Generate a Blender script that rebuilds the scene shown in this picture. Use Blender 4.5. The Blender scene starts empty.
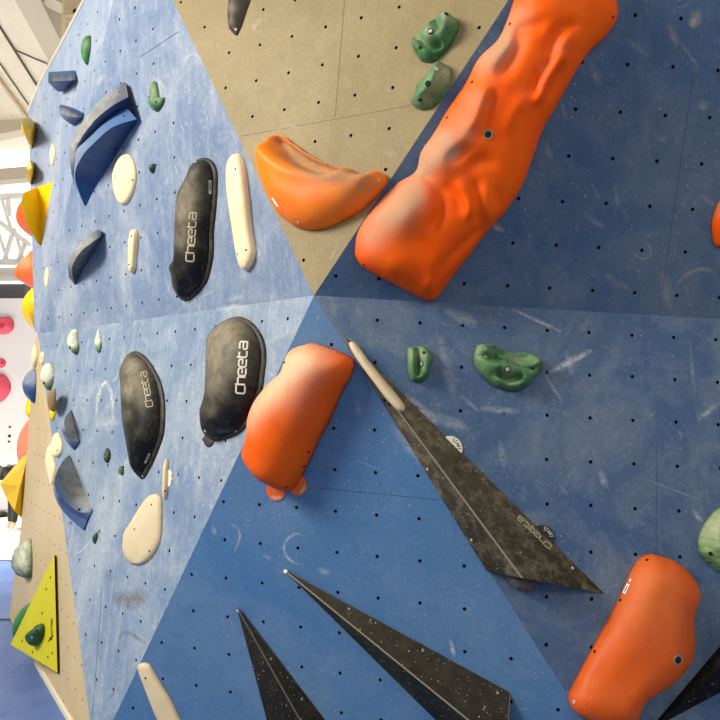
import bpy, bmesh, math, random
import numpy as np
from mathutils import Vector, Matrix, geometry
from mathutils.bvhtree import BVHTree

random.seed(7)
rng = np.random.default_rng(11)
S = bpy.context.scene
COL = S.collection
FOC = 720.0
CAMZ = 1.895
PITCH = math.radians(5)
CS, SN = math.cos(PITCH), math.sin(PITCH)
CAM = np.array([0.0, 0.0, CAMZ])

# ------------------------------------------------------------------ camera, world, lights
cd = bpy.data.cameras.new('camera'); co = bpy.data.objects.new('camera', cd); COL.objects.link(co)
cd.sensor_width = 36; cd.sensor_height = 36; cd.lens = 36.0; cd.clip_end = 200
co.location = (0, 0, CAMZ); co.rotation_euler = (math.pi / 2 + PITCH, 0, 0)
S.camera = co
S.view_settings.view_transform = 'Standard'; S.view_settings.look = 'None'
S.view_settings.gamma = 1; S.view_settings.use_curve_mapping = False
S.view_settings.exposure = 0.0
w = bpy.data.worlds.new('world'); S.world = w; w.use_nodes = True
w.node_tree.nodes['Background'].inputs[0].default_value = (1.0, 0.955, 0.89, 1)
w.node_tree.nodes['Background'].inputs[1].default_value = 0.43

def area(name, loc, target, sx, sy, power, col):
    l = bpy.data.lights.new(name, 'AREA'); l.shape = 'RECTANGLE'; l.size = sx; l.size_y = sy
    l.energy = power; l.color = col
    o = bpy.data.objects.new(name, l); COL.objects.link(o); o.location = loc
    o.rotation_euler = (Vector(target) - Vector(loc)).to_track_quat('-Z', 'Y').to_euler()
    return o
area('skylight_left', (-6.0, 1.0, 5.8), (-0.4, 3.8, 1.9), 3.2, 2.2, 770, (1.0, 0.95, 0.86))
area('fill_right', (3.6, -2.6, 5.2), (1.2, 3.2, 1.8), 3.5, 2.0, 120, (1.0, 0.95, 0.87))  # added fill to brighten the right-hand holds; no known lamp there
area('skylight_hall', (-8.5, 11.0, 8.6), (-8.5, 11.01, 0.0), 5, 4, 1000, (1.0, 0.97, 0.92)).data.spread = math.radians(60)

# ------------------------------------------------------------------ projection helpers
def ray(x, y):
    a, b = (x - 360) / FOC, (360 - y) / FOC
    return np.array([a, CS - b * SN, b * CS + SN])
def proj(P):
    P = np.asarray(P, float) - CAM
    d = P[..., 1] * CS + P[..., 2] * SN
    u = -P[..., 1] * SN + P[..., 2] * CS
    return np.stack([360 + FOC * P[..., 0] / d, 360 - FOC * u / d], -1)
def deep(x, y, d):
    return CAM + ray(x, y) * d
def nrm(v):
    return v / np.linalg.norm(v)

class Facet:
    """a plane of the wall: n looks out of it, u runs level along it, v up it"""
    def __init__(s, p, n):
        s.p = np.array(p, float); s.n = nrm(np.array(n, float))
        u = np.cross([0, 0, 1.0], s.n); s.u = nrm(u)
        if s.u[0] < 0 and s.n[1] < 0: s.u = -s.u
        s.v = np.cross(s.n, s.u)
        if s.v[2] < 0: s.v = -s.v
    def at(s, x, y, h=0.0):
        r = ray(x, y); return CAM + r * ((s.n @ (s.p - CAM) + h) / (s.n @ r))
    def uv(s, P):
        q = np.asarray(P) - s.p; return np.stack([q @ s.u, q @ s.v], -1)
    def xyz(s, u, v, h=0.0):
        u = np.asarray(u, float)[..., None]; v = np.asarray(v, float)[..., None]; h = np.asarray(h, float)[..., None]
        return s.p + u * s.u + v * s.v + h * s.n
def plane3(a, b, c):
    n = np.cross(b - a, c - a); n = nrm(n)
    if n @ (CAM - a) < 0: n = -n
    return Facet(a, n)

PX = dict(V=(314, 295.5), A=(173, 0), B=(508.5, 0), R=(720, 319), D2=(567, 694), D1=(113.3, 720), L=(38, 333.8))
DEP = dict(V=3.3794, A=4.1316, B=3.0915, R=3.4264, D2=3.1047, D1=3.9691, L=5.5831)
PT = {k: deep(*PX[k], DEP[k]) for k in PX}
V = PT['V']
def fac(a, b):
    f = plane3(V, PT[a], PT[b]); return f
RU, RL, LT, LL, LU, TN = fac('B', 'R'), fac('R', 'D2'), fac('D2', 'D1'), fac('D1', 'L'), fac('L', 'A'), fac('A', 'B')
PT['L'] = LL.at(38, 333.8)
L = PT['L']
def floorpt(x, y):
    r = ray(x, y); return CAM + r * (-CAMZ / r[2])
E2 = LL.at(90, 720)
TL = plane3(L, E2, floorpt(70, 720))
F5 = LU.at(112, 5)
ax = nrm(F5 - L)
rot = Matrix.Rotation(math.radians(9), 3, Vector(ax))
n1 = np.array(rot @ Vector(LU.n)); n2 = np.array(rot.inverted() @ Vector(LU.n))
LE = Facet(L, n1 if n1[1] > n2[1] else n2)
# the wall's returns that turn away from the camera at the far left
def side_facet(P0, P1, turn):
    """plane through the silhouette P0-P1 running away and slightly behind the wall"""
    m = (P0 + P1) / 2; r = nrm(m - CAM); wd = nrm(r + turn * np.array([1.0, 0, 0]))
    f = Facet(P0, np.cross(P1 - P0, wd))
    if f.n[0] > 0: f.n = -f.n
    f.v = nrm(P1 - P0); f.u = wd - f.v * (wd @ f.v); f.u = nrm(f.u)
    return f
LS = side_facet(LE.at(34.5, 331), LE.at(28.5, 113), 0.2)
TS = side_facet(TL.at(9, 617), TL.at(33.5, 345), 0.2)

def ext_floor(a, b):
    t = (0 - a[2]) / (b[2] - a[2]); return a + (b - a) * t

# ------------------------------------------------------------------ materials
def srgb(r, g, b):
    f = lambda c: (c / 255 / 12.92) if c / 255 <= 0.04045 else ((c / 255 + 0.055) / 1.055) ** 2.4
    return (f(r), f(g), f(b), 1)
class NT:
    def __init__(s, name):
        s.m = bpy.data.materials.new(name); s.m.use_nodes = True; s.t = s.m.node_tree
        s.b = s.t.nodes['Principled BSDF']
    def n(s, typ, **k):
        o = s.t.nodes.new(typ)
        for a, v in k.items(): setattr(o, a, v)
        return o
    def l(s, a, b): s.t.links.new(a, b)
    def coord(s, out='Object'):
        return s.n('ShaderNodeTexCoord').outputs[out]
    def noise(s, vec, scale, detail=4, rough=0.6, stretch=None, dist=0.0):
        if stretch:
            mp = s.n('ShaderNodeMapping'); mp.inputs['Scale'].default_value = stretch; s.l(vec, mp.inputs[0]); vec = mp.outputs[0]
        o = s.n('ShaderNodeTexNoise'); o.inputs['Scale'].default_value = scale; o.inputs['Detail'].default_value = detail
        o.inputs['Roughness'].default_value = rough; o.inputs['Distortion'].default_value = dist
        s.l(vec, o.inputs['Vector']); return o.outputs['Fac']
    def ramp(s, fac, a, b, va=0.0, vb=1.0):
        o = s.n('ShaderNodeMapRange'); o.clamp = True
        o.inputs[1].default_value = a; o.inputs[2].default_value = b; o.inputs[3].default_value = va; o.inputs[4].default_value = vb
        s.l(fac, o.inputs[0]); return o.outputs[0]
    def math(s, op, a, b):
        o = s.n('ShaderNodeMath', operation=op)
        for i, x in enumerate((a, b)):
            if isinstance(x, (int, float)): o.inputs[i].default_value = x
            else: s.l(x, o.inputs[i])
        return o.outputs[0]
    def mix(s, fac, a, b):
        o = s.n('ShaderNodeMix', data_type='RGBA')
        for i, x in ((0, fac), (6, a), (7, b)):
            if isinstance(x, (int, float, tuple)): o.inputs[i].default_value = x
            else: s.l(x, o.inputs[i])
        return o.outputs[2]
    def specks(s, vec, scale, size, keep):
        """sparse little spots: a voronoi cell shows its dot only when its random value passes keep"""
        o = s.n('ShaderNodeTexVoronoi'); o.inputs['Scale'].default_value = scale; s.l(vec, o.inputs['Vector'])
        d = s.ramp(o.outputs['Distance'], size * 0.6, size, 1, 0)
        sp = s.n('ShaderNodeSeparateColor'); s.l(o.outputs['Color'], sp.inputs[0])
        k = s.math('GREATER_THAN', sp.outputs[0], 1 - keep)
        return s.math('MULTIPLY', d, k)
    def bump(s, h, strength, dist=0.01):
        o = s.n('ShaderNodeBump'); o.inputs['Strength'].default_value = strength; o.inputs['Distance'].default_value = dist
        s.l(h, o.inputs['Height']); s.l(o.outputs[0], s.b.inputs['Normal'])

def simple(name, col, rough=0.6, metal=0.0, emit=None):
    t = NT(name); t.b.inputs['Base Color'].default_value = col; t.b.inputs['Roughness'].default_value = rough
    t.b.inputs['Metallic'].default_value = metal
    if emit: t.b.inputs['Emission Color'].default_value = emit[0]; t.b.inputs['Emission Strength'].default_value = emit[1]
    v = t.noise(t.coord(), 9, 3); t.l(t.ramp(v, 0.3, 0.7, rough - 0.06, rough + 0.06), t.b.inputs['Roughness'])
    return t.m

def wall_paint(name, col, col2, chalk=(200, 205, 210), amt=0.4, streak=0.3, speck=0.8, rough=0.62, sc=1.0, scratch=0.5):
    t = NT(name); c = t.coord()
    base = t.mix(t.ramp(t.noise(c, 1.6 * sc, 5), 0.35, 0.65), srgb(*col), srgb(*col2))
    big = t.ramp(t.noise(c, 2.4 * sc, 9, 0.68, dist=0.6), 0.44, 0.72)
    mid = t.ramp(t.noise(c, 7.0 * sc, 9, 0.74, dist=1.0), 0.46, 0.70)
    scuff = t.ramp(t.noise(c, 24 * sc, 8, 0.74, dist=1.2), 0.50, 0.70)
    m1 = t.math('MULTIPLY', t.math('ADD', t.math('MULTIPLY', big, 0.5), t.math('MULTIPLY', t.math('MULTIPLY', mid, scuff), 0.8)), amt)
    st = t.ramp(t.noise(c, 14.0 * sc, 7, 0.7, stretch=(1, 1, 0.12)), 0.50, 0.74)
    st2 = t.ramp(t.noise(c, 55.0 * sc, 6, 0.75, stretch=(1, 1, 0.16)), 0.53, 0.68)
    m2 = t.math('MULTIPLY', t.math('ADD', st, t.math('MULTIPLY', st2, 0.9)), streak)
    def lines(rot, scale, lo):
        mp = t.n('ShaderNodeMapping'); mp.inputs['Rotation'].default_value = rot; t.l(c, mp.inputs[0])
        return t.ramp(t.noise(mp.outputs[0], scale, 3, 0.55, stretch=(1, 1, 0.10)), lo, lo + 0.05)
    sl = t.math('MAXIMUM', lines((0.2, 0.5, 0), 46, 0.70), t.math('MAXIMUM', lines((0.1, -0.7, 0.3), 52, 0.71), lines((-0.2, 1.3, 0.2), 40, 0.72)))
    m3 = t.math('MULTIPLY', t.math('MULTIPLY', sl, t.ramp(t.noise(c, 5, 3), 0.4, 0.6)), scratch)
    m = t.math('MINIMUM', t.math('ADD', m1, t.math('ADD', m2, m3)), 0.88)
    base = t.mix(m, base, srgb(*chalk))
    fine = t.n('ShaderNodeHueSaturation'); t.l(t.ramp(t.noise(c, 75, 6, 0.75), 0.3, 0.7, 0.82, 1.16), fine.inputs['Value']); t.l(base, fine.inputs['Color']); base = fine.outputs[0]
    grime = t.math('MULTIPLY', t.ramp(t.noise(c, 4.2, 8, 0.7, dist=0.7), 0.56, 0.76), 0.28)
    base = t.mix(grime, base, tuple(x * 0.55 for x in srgb(*col)[:3]) + (1,))
    s1 = t.specks(c, 26, 0.09, 0.24); s2 = t.specks(c, 60, 0.16, 0.20); s3 = t.specks(c, 13, 0.045, 0.22)
    clus = t.ramp(t.noise(c, 3.1, 3), 0.42, 0.58, 0.35, 1.0)
    sp = t.math('MULTIPLY', t.math('MULTIPLY', t.math('MAXIMUM', t.math('MAXIMUM', s1, s2), s3), clus), speck)
    base = t.mix(sp, base, srgb(206, 198, 172))
    dk = t.math('MULTIPLY', t.math('MAXIMUM', t.specks(c, 21, 0.07, 0.12), t.specks(c, 47, 0.10, 0.10)), 0.7)
    base = t.mix(dk, base, tuple(x * 0.25 for x in srgb(*col)[:3]) + (1,))
    t.l(base, t.b.inputs['Base Color']); t.b.inputs['Roughness'].default_value = rough
    t.b.inputs['Specular IOR Level'].default_value = 0.3
    t.bump(t.noise(c, 140, 2, 0.6), 0.12, 0.004)
    return t.m

def hold_mat(name, col, col2=None, chalk=(214, 190, 160), rough=0.5, nscale=5, speck=0.4, grain=0.25, base_chalk=0.0, speck_col=(225, 205, 175), streaks=None, gloss=0.28, smooth_chalk=False, keep=0.16):
    t = NT(name); c = t.coord(); col2 = col2 or tuple(int(x * 0.86) for x in col)
    base = t.mix(t.ramp(t.noise(c, nscale, 4, 0.6, stretch=streaks), 0.38, 0.64), srgb(*col), srgb(*col2))
    at = t.n('ShaderNodeAttribute', attribute_name='chalk').outputs['Fac']
    nz = t.ramp(t.noise(c, 22, 7, 0.7, dist=0.4), 0.32, 0.62, 0.8 if smooth_chalk else 0.5, 1.1)
    m = t.math('MINIMUM', t.math('ADD', t.math('MULTIPLY', at, nz), t.math('MULTIPLY', t.ramp(t.noise(c, 12, 6, 0.7), 0.48, 0.75), base_chalk)), 0.93)
    base = t.mix(m, base, srgb(*chalk))
    sp = t.math('MULTIPLY', t.math('MAXIMUM', t.specks(c, 40, 0.14, keep), t.specks(c, 85, 0.18, keep * .75)), speck)
    base = t.mix(sp, base, srgb(*speck_col))
    t.l(base, t.b.inputs['Base Color'])
    t.l(t.math('ADD', t.math('MULTIPLY', m, 0.35), rough), t.b.inputs['Roughness'])
    t.b.inputs['Specular IOR Level'].default_value = gloss
    t.bump(t.noise(c, 180, 2, 0.6), grain, 0.004)
    return t.m

M = {}
M['blue_ru_shaded'] = wall_paint('blue paint shaded upper right', (51, 81, 118), (59, 85, 115), (134, 141, 140), 0.6, 0.06, 0.6)  # same paint as the other blue panels; overhang shade put into the base
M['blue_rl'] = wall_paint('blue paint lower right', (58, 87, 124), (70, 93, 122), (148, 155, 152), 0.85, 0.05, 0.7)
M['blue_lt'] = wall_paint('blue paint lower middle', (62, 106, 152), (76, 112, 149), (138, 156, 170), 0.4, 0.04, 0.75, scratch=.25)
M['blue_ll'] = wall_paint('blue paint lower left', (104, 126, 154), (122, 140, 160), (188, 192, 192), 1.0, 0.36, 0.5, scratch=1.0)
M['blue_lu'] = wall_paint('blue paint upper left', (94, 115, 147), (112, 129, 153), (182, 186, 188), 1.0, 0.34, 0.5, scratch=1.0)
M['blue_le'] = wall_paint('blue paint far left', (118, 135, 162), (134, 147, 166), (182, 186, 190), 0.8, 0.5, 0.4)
M['tan_tn'] = wall_paint('tan paint', (133, 117, 80), (143, 126, 86), (163, 148, 112), 0.75, 0.03, 0.35, scratch=.3)
M['tan_tl'] = wall_paint('tan weathered ply', (190, 166, 120), (206, 180, 132), (196, 184, 152), 0.5, 0.7, 0.2)
M['hole'] = simple('dark hole', (0.004, 0.004, 0.004, 1), 0.9)
M['tnut'] = simple('zinc insert', srgb(120, 118, 112), 0.5, 0.6)
M['edge'] = simple('bare ply edge', srgb(206, 198, 178), 0.8)
M['seam'] = simple('dark seam', srgb(58, 58, 60), 0.9)
M['seam_blue'] = simple('blue seam', srgb(46, 64, 92), 0.9)
M['seam_tan'] = simple('tan seam', srgb(120, 108, 84), 0.9)

OR_CH = (214, 164, 128)
M['orange_big'] = hold_mat('orange lumpy hold', (250, 100, 0), (240, 86, 0), (190, 146, 112), 0.45, 3, 0.12, smooth_chalk=True, gloss=.15)
M['orange_banana'] = hold_mat('orange smooth hold', (250, 132, 18), (244, 114, 16), (152, 126, 92), 0.42, 3, 0.35, gloss=.2)
M['orange_mid'] = hold_mat('orange rounded hold', (234, 98, 10), (222, 86, 8), (226, 188, 150), 0.45, 3, 0.2, smooth_chalk=True, gloss=.15)
M['orange_low'] = hold_mat('orange dusty hold', (216, 90, 14), (202, 80, 14), (196, 128, 78), 0.5, 5, 0.3, 0.25, 0.2)
M['orange_side'] = hold_mat('orange far hold', (244, 108, 40), (236, 98, 36), (250, 200, 160), 0.5, 3, 0.1)
M['salmon'] = hold_mat('pinkish orange hold', (240, 140, 108), (236, 132, 100), (250, 190, 170), 0.6, 3, 0.1)  # a paler, pinker orange all over
M['green'] = hold_mat('green hold', (78, 126, 76), (34, 84, 44), (168, 178, 142), 0.5, 26, 0.3, 0.6, 0.45)
M['green_dark'] = hold_mat('dark green hold', (38, 86, 40), (20, 56, 26), (150, 170, 140), 0.5, 20, 0.2, 0.4, 0.15)
M['green_chalk'] = hold_mat('chalked green hold', (82, 122, 82), (52, 92, 56), (226, 221, 198), 0.6, 20, 0.2, 0.5, 0.6)
M['green_vivid'] = hold_mat('bright green hold', (50, 120, 54), (30, 92, 38), (180, 190, 160), 0.5, 14, 0.15, 0.3, 0.2)
M['green_pale'] = hold_mat('pale green swirled hold', (124, 150, 98), (70, 112, 62), (190, 194, 152), 0.55, 14, 0.2, 0.8, 0.5, streaks=(1, 1, 4))
M['cream'] = hold_mat('cream wooden hold', (240, 222, 178), (232, 212, 164), (222, 206, 172), 0.5, 3, 0.12, 0.1, 0.0, (170, 140, 100))
M['cream_dusty'] = hold_mat('dusty wooden hold', (216, 198, 160), (204, 184, 146), (196, 182, 154), 0.6, 3, 0.3, 0.15, 0.3, (120, 100, 76))
M['black'] = hold_mat('black hold', (16, 15, 13), (9, 9, 8), (140, 130, 108), 0.42, 4, 0.55, 0.2, 0.16, (150, 144, 122), gloss=.22)
M['black_vol'] = hold_mat('black volume', (20, 18, 15), (13, 12, 10), (92, 86, 68), 0.55, 5, 0.95, 0.3, 0.2, (186, 176, 146), gloss=.15, keep=.34)
M['black_wood'] = hold_mat('grey worn volume', (38, 34, 26), (19, 17, 13), (128, 118, 94), 0.6, 6, 0.85, 0.3, 0.85, (190, 182, 152), gloss=.15, keep=.26)
M['worn'] = simple('worn volume edge', srgb(132, 124, 104), 0.7)
M['worn_dim'] = simple('scuffed volume edge', srgb(82, 77, 64), 0.7)
M['brown'] = hold_mat('brown worn hold', (70, 58, 48), (54, 44, 38), (128, 120, 108), 0.5, 5, 0.3, 0.2, 0.2)
M['navy'] = hold_mat('navy hold', (26, 68, 120), (22, 60, 110), (136, 146, 160), 0.45, 4, 0.15, 0.15, 0.06)
M['blue_hold'] = hold_mat('blue hold', (70, 108, 152), (62, 98, 144), (150, 156, 158), 0.45, 4, 0.15, 0.15, 0.10)
M['steel_hold'] = hold_mat('slate blue hold', (44, 62, 88), (36, 52, 76), (166, 162, 152), 0.5, 4, 0.15, 0.2, 0.15)
M['yellow'] = hold_mat('yellow hold', (255, 206, 4), (250, 196, 4), (196, 176, 120), 0.4, 3, 0.12, 0.15, 0.05)
M['lime'] = hold_mat('lime yellow board', (208, 196, 3), (200, 190, 2), (214, 206, 120), 0.45, 3, 0.12, 0.05, 0.0)
M['ochre'] = hold_mat('ochre dusty hold', (170, 130, 44), (140, 108, 48), (120, 108, 92), 0.6, 4, 0.2, 0.2, 0.2)
M['white_mark'] = simple('pale lettering', srgb(205, 200, 184), 0.6)
M['dim_mark'] = simple('dusty lettering', srgb(176, 164, 132), 0.6)
M['white_tag'] = simple('cream tag', srgb(222, 214, 192), 0.6)
M['black_tag'] = simple('black tag', srgb(22, 22, 22), 0.5)
M['orange_tag'] = simple('orange tag', srgb(216, 92, 30), 0.6)
M['ink'] = simple('black ink', srgb(26, 26, 24), 0.6)
M['white'] = simple('white paint', srgb(238, 236, 232), 0.6)
M['screw'] = simple('screw head', srgb(196, 190, 174), 0.45, 0.4)
M['pink'] = hold_mat('pink hold', (234, 96, 116), (226, 86, 108), (250, 180, 190), 0.5, 3, 0.1)

def chalk_film(name, col, op):
    t = NT(name); c = t.coord()
    at = t.n('ShaderNodeAttribute', attribute_name='chalk').outputs['Fac']
    nz = t.ramp(t.noise(c, 34, 6, 0.7), 0.36, 0.62, 0.15, 1.0)
    t.b.inputs['Base Color'].default_value = srgb(*col); t.b.inputs['Roughness'].default_value = 0.9
    t.l(t.math('MULTIPLY', t.math('MULTIPLY', at, nz), op), t.b.inputs['Alpha'])
    return t.m
M['film'] = chalk_film('chalk smear', (206, 211, 212), 0.85)
M['film_tan'] = chalk_film('pale chalk smear', (208, 200, 172), 0.6)
M['film_grey'] = chalk_film('grey rubber smear', (120, 118, 112), 0.7)

# ------------------------------------------------------------------ object helpers
def link(o, parent=None):
    COL.objects.link(o)
    if parent is not None:
        o.parent = parent; o.matrix_parent_inverse = parent.matrix_world.inverted()
    return o
def mesh_obj(name, verts, faces, mats, parent=None, origin=None, smooth=False, attr=None, midx=None):
    verts = np.asarray(verts, float)
    origin = verts.mean(0) if origin is None else np.asarray(origin, float)
    me = bpy.data.meshes.new(name)
    me.from_pydata([tuple(v - origin) for v in verts], [], [tuple(int(i) for i in f) for f in faces])
    for m in (mats if isinstance(mats, (list, tuple)) else [mats]): me.materials.append(m)
    if attr is not None:
        a = me.attributes.new('chalk', 'FLOAT', 'POINT'); a.data.foreach_set('value', np.asarray(attr, np.float32))
    if midx is not None: me.polygons.foreach_set('material_index', np.asarray(midx, np.int32))
    me.polygons.foreach_set('use_smooth', [smooth] * len(me.polygons)); me.update()
    o = bpy.data.objects.new(name, me); o.location = origin
    o['_o'] = 0; del o['_o']
    COL.objects.link(o)
    if parent is not None:
        o.parent = parent; o.location = origin - np.array(parent.location)
    o_world[o.name] = (verts, [tuple(int(i) for i in f) for f in faces])
    return o
o_world = {}
def tag(o, label, cat, group=None):
    o['label'] = label; o['category'] = cat
    if group: o['group'] = group
    return o
def fix_normals(o, toward=None):
    bm = bmesh.new(); bm.from_mesh(o.data); bmesh.ops.recalc_face_normals(bm, faces=bm.faces)
    bm.to_mesh(o.data); bm.free()

def smooth_closed(P, N):
    P = np.asarray(P, float); n = len(P); out = []
    for i in range(n):
        p0, p1, p2, p3 = P[i - 1], P[i], P[(i + 1) % n], P[(i + 2) % n]
        for t in np.linspace(0, 1, 12, endpoint=False):
            out.append(0.5 * ((2 * p1) + (-p0 + p2) * t + (2 * p0 - 5 * p1 + 4 * p2 - p3) * t * t + (-p0 + 3 * p1 - 3 * p2 + p3) * t ** 3))
    return resample(np.array(out + [out[0]]), N + 1)[:-1]
def resample(P, N):
    P = np.asarray(P, float); s = np.concatenate([[0], np.cumsum(np.linalg.norm(np.diff(P, axis=0), axis=1))])
    q = np.linspace(0, s[-1], N); return np.stack([np.interp(q, s, P[:, k]) for k in range(P.shape[1])], 1)
def seg_near(Q, sp):
    """nearest point of polyline sp for every row of Q"""
    best = None
    if len(sp) == 1: return np.repeat(sp, len(Q), 0)
    for a, b in zip(sp[:-1], sp[1:]):
        d = b - a; t = np.clip(((Q - a) @ d) / max(d @ d, 1e-12), 0, 1); c = a + t[:, None] * d
        e = ((Q - c) ** 2).sum(1)
        if best is None: bc, best = c, e
        else:
            k = e < best; bc = np.where(k[:, None], c, bc); best = np.minimum(best, e)
    return bc
def smooth_ring(P, it):
    for _ in range(it): P = 0.5 * P + 0.25 * (np.roll(P, 1, 0) + np.roll(P, -1, 0))
    return P

def dome(name, f, outline, H, spine=None, mat='green', label=None, cat='climbing hold', group=None, b=1.0, p=2.0, q=2.0,
         bumps=(), chalk=(), N=64, R=12, noise=0.0, nfreq=18, fit=False, parent=None, tilt=(0, 0), rim=0.0, uvmode=False, lift=0.0, spine_h=None, smooth_spine=3, allchalk=0.0):
    """a moulded hold: closed outline on the facet, swelling to a spine, with dents, lumps and chalk"""
    T = smooth_closed(outline, N)
    if spine is None: spine = [np.mean(T, 0)]
    spine = np.asarray(spine, float)
    tt = np.linspace(0, 1, R + 1) ** 1.7
    def build(Bp, full=False):
        if uvmode: O = Bp; spn = spine
        else:
            O = f.uv(np.array([f.at(x, y, lift) for x, y in Bp]))
            sh = (Bp - T).mean(0)
            spn = f.uv(np.array([f.at(x + sh[0], y + sh[1], lift) for x, y in spine]))
        C_ = smooth_ring(seg_near(O, spn), smooth_spine)
        rad = np.linalg.norm(O - C_, axis=1)
        rings = []; hs = []
        for t in tt:
            Q = O + (C_ - O) * t
            x = min(t / b, 1.0)
            h = H * (1 - (1 - x) ** p) ** (1 / q) * np.ones(len(Q))
            h = h * (1 + tilt[0] * (Q[:, 0] - O[:, 0].mean()) / np.ptp(O[:, 0]) + tilt[1] * (Q[:, 1] - O[:, 1].mean()) / np.ptp(O[:, 1]))
            rings.append(Q); hs.append(h)
        U = np.concatenate(rings); h = np.concatenate(hs); tv = np.repeat(tt, len(O))
        soft = np.clip(tv / 0.25, 0, 1); soft = soft * soft * (3 - 2 * soft)
        if noise:
            ph = nph
            d = sum(np.sin(U @ k + o) for k, o in ph) / len(ph) ** 0.5
            h = h + noise * d * soft
        for bx, by, br, ba in bumps:
            c = np.array([bx, by]) if uvmode else f.uv(f.at(bx, by, lift))
            rr = br if uvmode else br * np.linalg.norm(f.at(bx, by) - CAM) / FOC
            h = h + ba * soft * np.exp(-((U - c) ** 2).sum(1) / (2 * rr * rr))
        h = np.maximum(h, 0.0005)
        P = f.xyz(U[:, 0], U[:, 1], h + 0.0005 + lift)
        return P
    ks = rng.normal(0, nfreq, (7, 2)); nph = [(k, rng.uniform(0, 6.28)) for k in ks]
    B = T.copy()
    if fit and not uvmode:
        # slide and squeeze the foot until the swollen hold, seen from the camera, fills its outline
        lo, hi = T.min(0), T.max(0); A0 = np.ones(2); A1 = np.zeros(2); cT = T.mean(0)
        for it in range(14):
            B = cT + (T - cT) * A0 + A1
            q2 = proj(build(B)); l2, h2 = q2.min(0), q2.max(0)
            k = np.clip((hi - lo) / (h2 - l2), .8, 1.25); A0 = np.clip(A0 * k, .4, 1.1)
            A1 = A1 + 0.7 * ((lo + hi) / 2 - (l2 + h2) / 2)
            if (A0 < .45).any(): H *= .9
        B = cT + (T - cT) * A0 + A1
        if N >= 80:
            tan = np.roll(T, -2, 0) - np.roll(T, 2, 0); tan /= np.linalg.norm(tan, axis=1)[:, None] + 1e-9
            nr = np.stack([tan[:, 1], -tan[:, 0]], 1)
            if ((T - T.mean(0)) * nr).sum() < 0: nr = -nr
            wid = max(2.0, np.linalg.norm(np.diff(T, axis=0), axis=1).mean() * 1.2)
            lim = 0.4 * np.ptp(T, axis=0).min()
            for it in range(6):
                q2 = proj(build(B)); D = q2[None] - T[:, None]
                tg = np.abs((D * tan[:, None]).sum(2)); no = (D * nr[:, None]).sum(2)
                no = np.where((tg < wid) & (np.abs(no) < lim), no, -1e3); e = no.max(1)
                e = np.clip(np.where(e < -100, 0, e), -3, 3); e = smooth_ring(e[:, None], 6)[:, 0]
                B = B - 0.5 * e[:, None] * nr
    P, faces, n = dome_mesh(build, B, f, uvmode, spine, T, H, b, p, q, tilt, noise, nph, bumps, lift, N)
    q2 = proj(P); ch = np.full(len(P), float(allchalk))
    for cx, cy, cr, ca in chalk:
        ch += ca * np.exp(-((q2 - [cx, cy]) ** 2).sum(1) / (2 * cr * cr))
    base = f.xyz(*f.uv(P).mean(0), 0.0)
    o = mesh_obj(name, P, faces, M[mat] if isinstance(mat, str) else mat, parent, base, True, np.clip(ch, 0, 1))
    bm = bmesh.new(); bm.from_mesh(o.data); bmesh.ops.recalc_face_normals(bm, faces=bm.faces)
    if sum(fc.normal.dot(Vector(f.n)) * fc.calc_area() for fc in bm.faces) < 0: bmesh.ops.reverse_faces(bm, faces=bm.faces)
    be = [e_ for e_ in bm.edges if e_.is_boundary]                 # close the flat back
    if be: bmesh.ops.contextual_create(bm, geom=be)
    bm.to_mesh(o.data); bm.free()
    if label: tag(o, label, cat, group)
    return o

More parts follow.
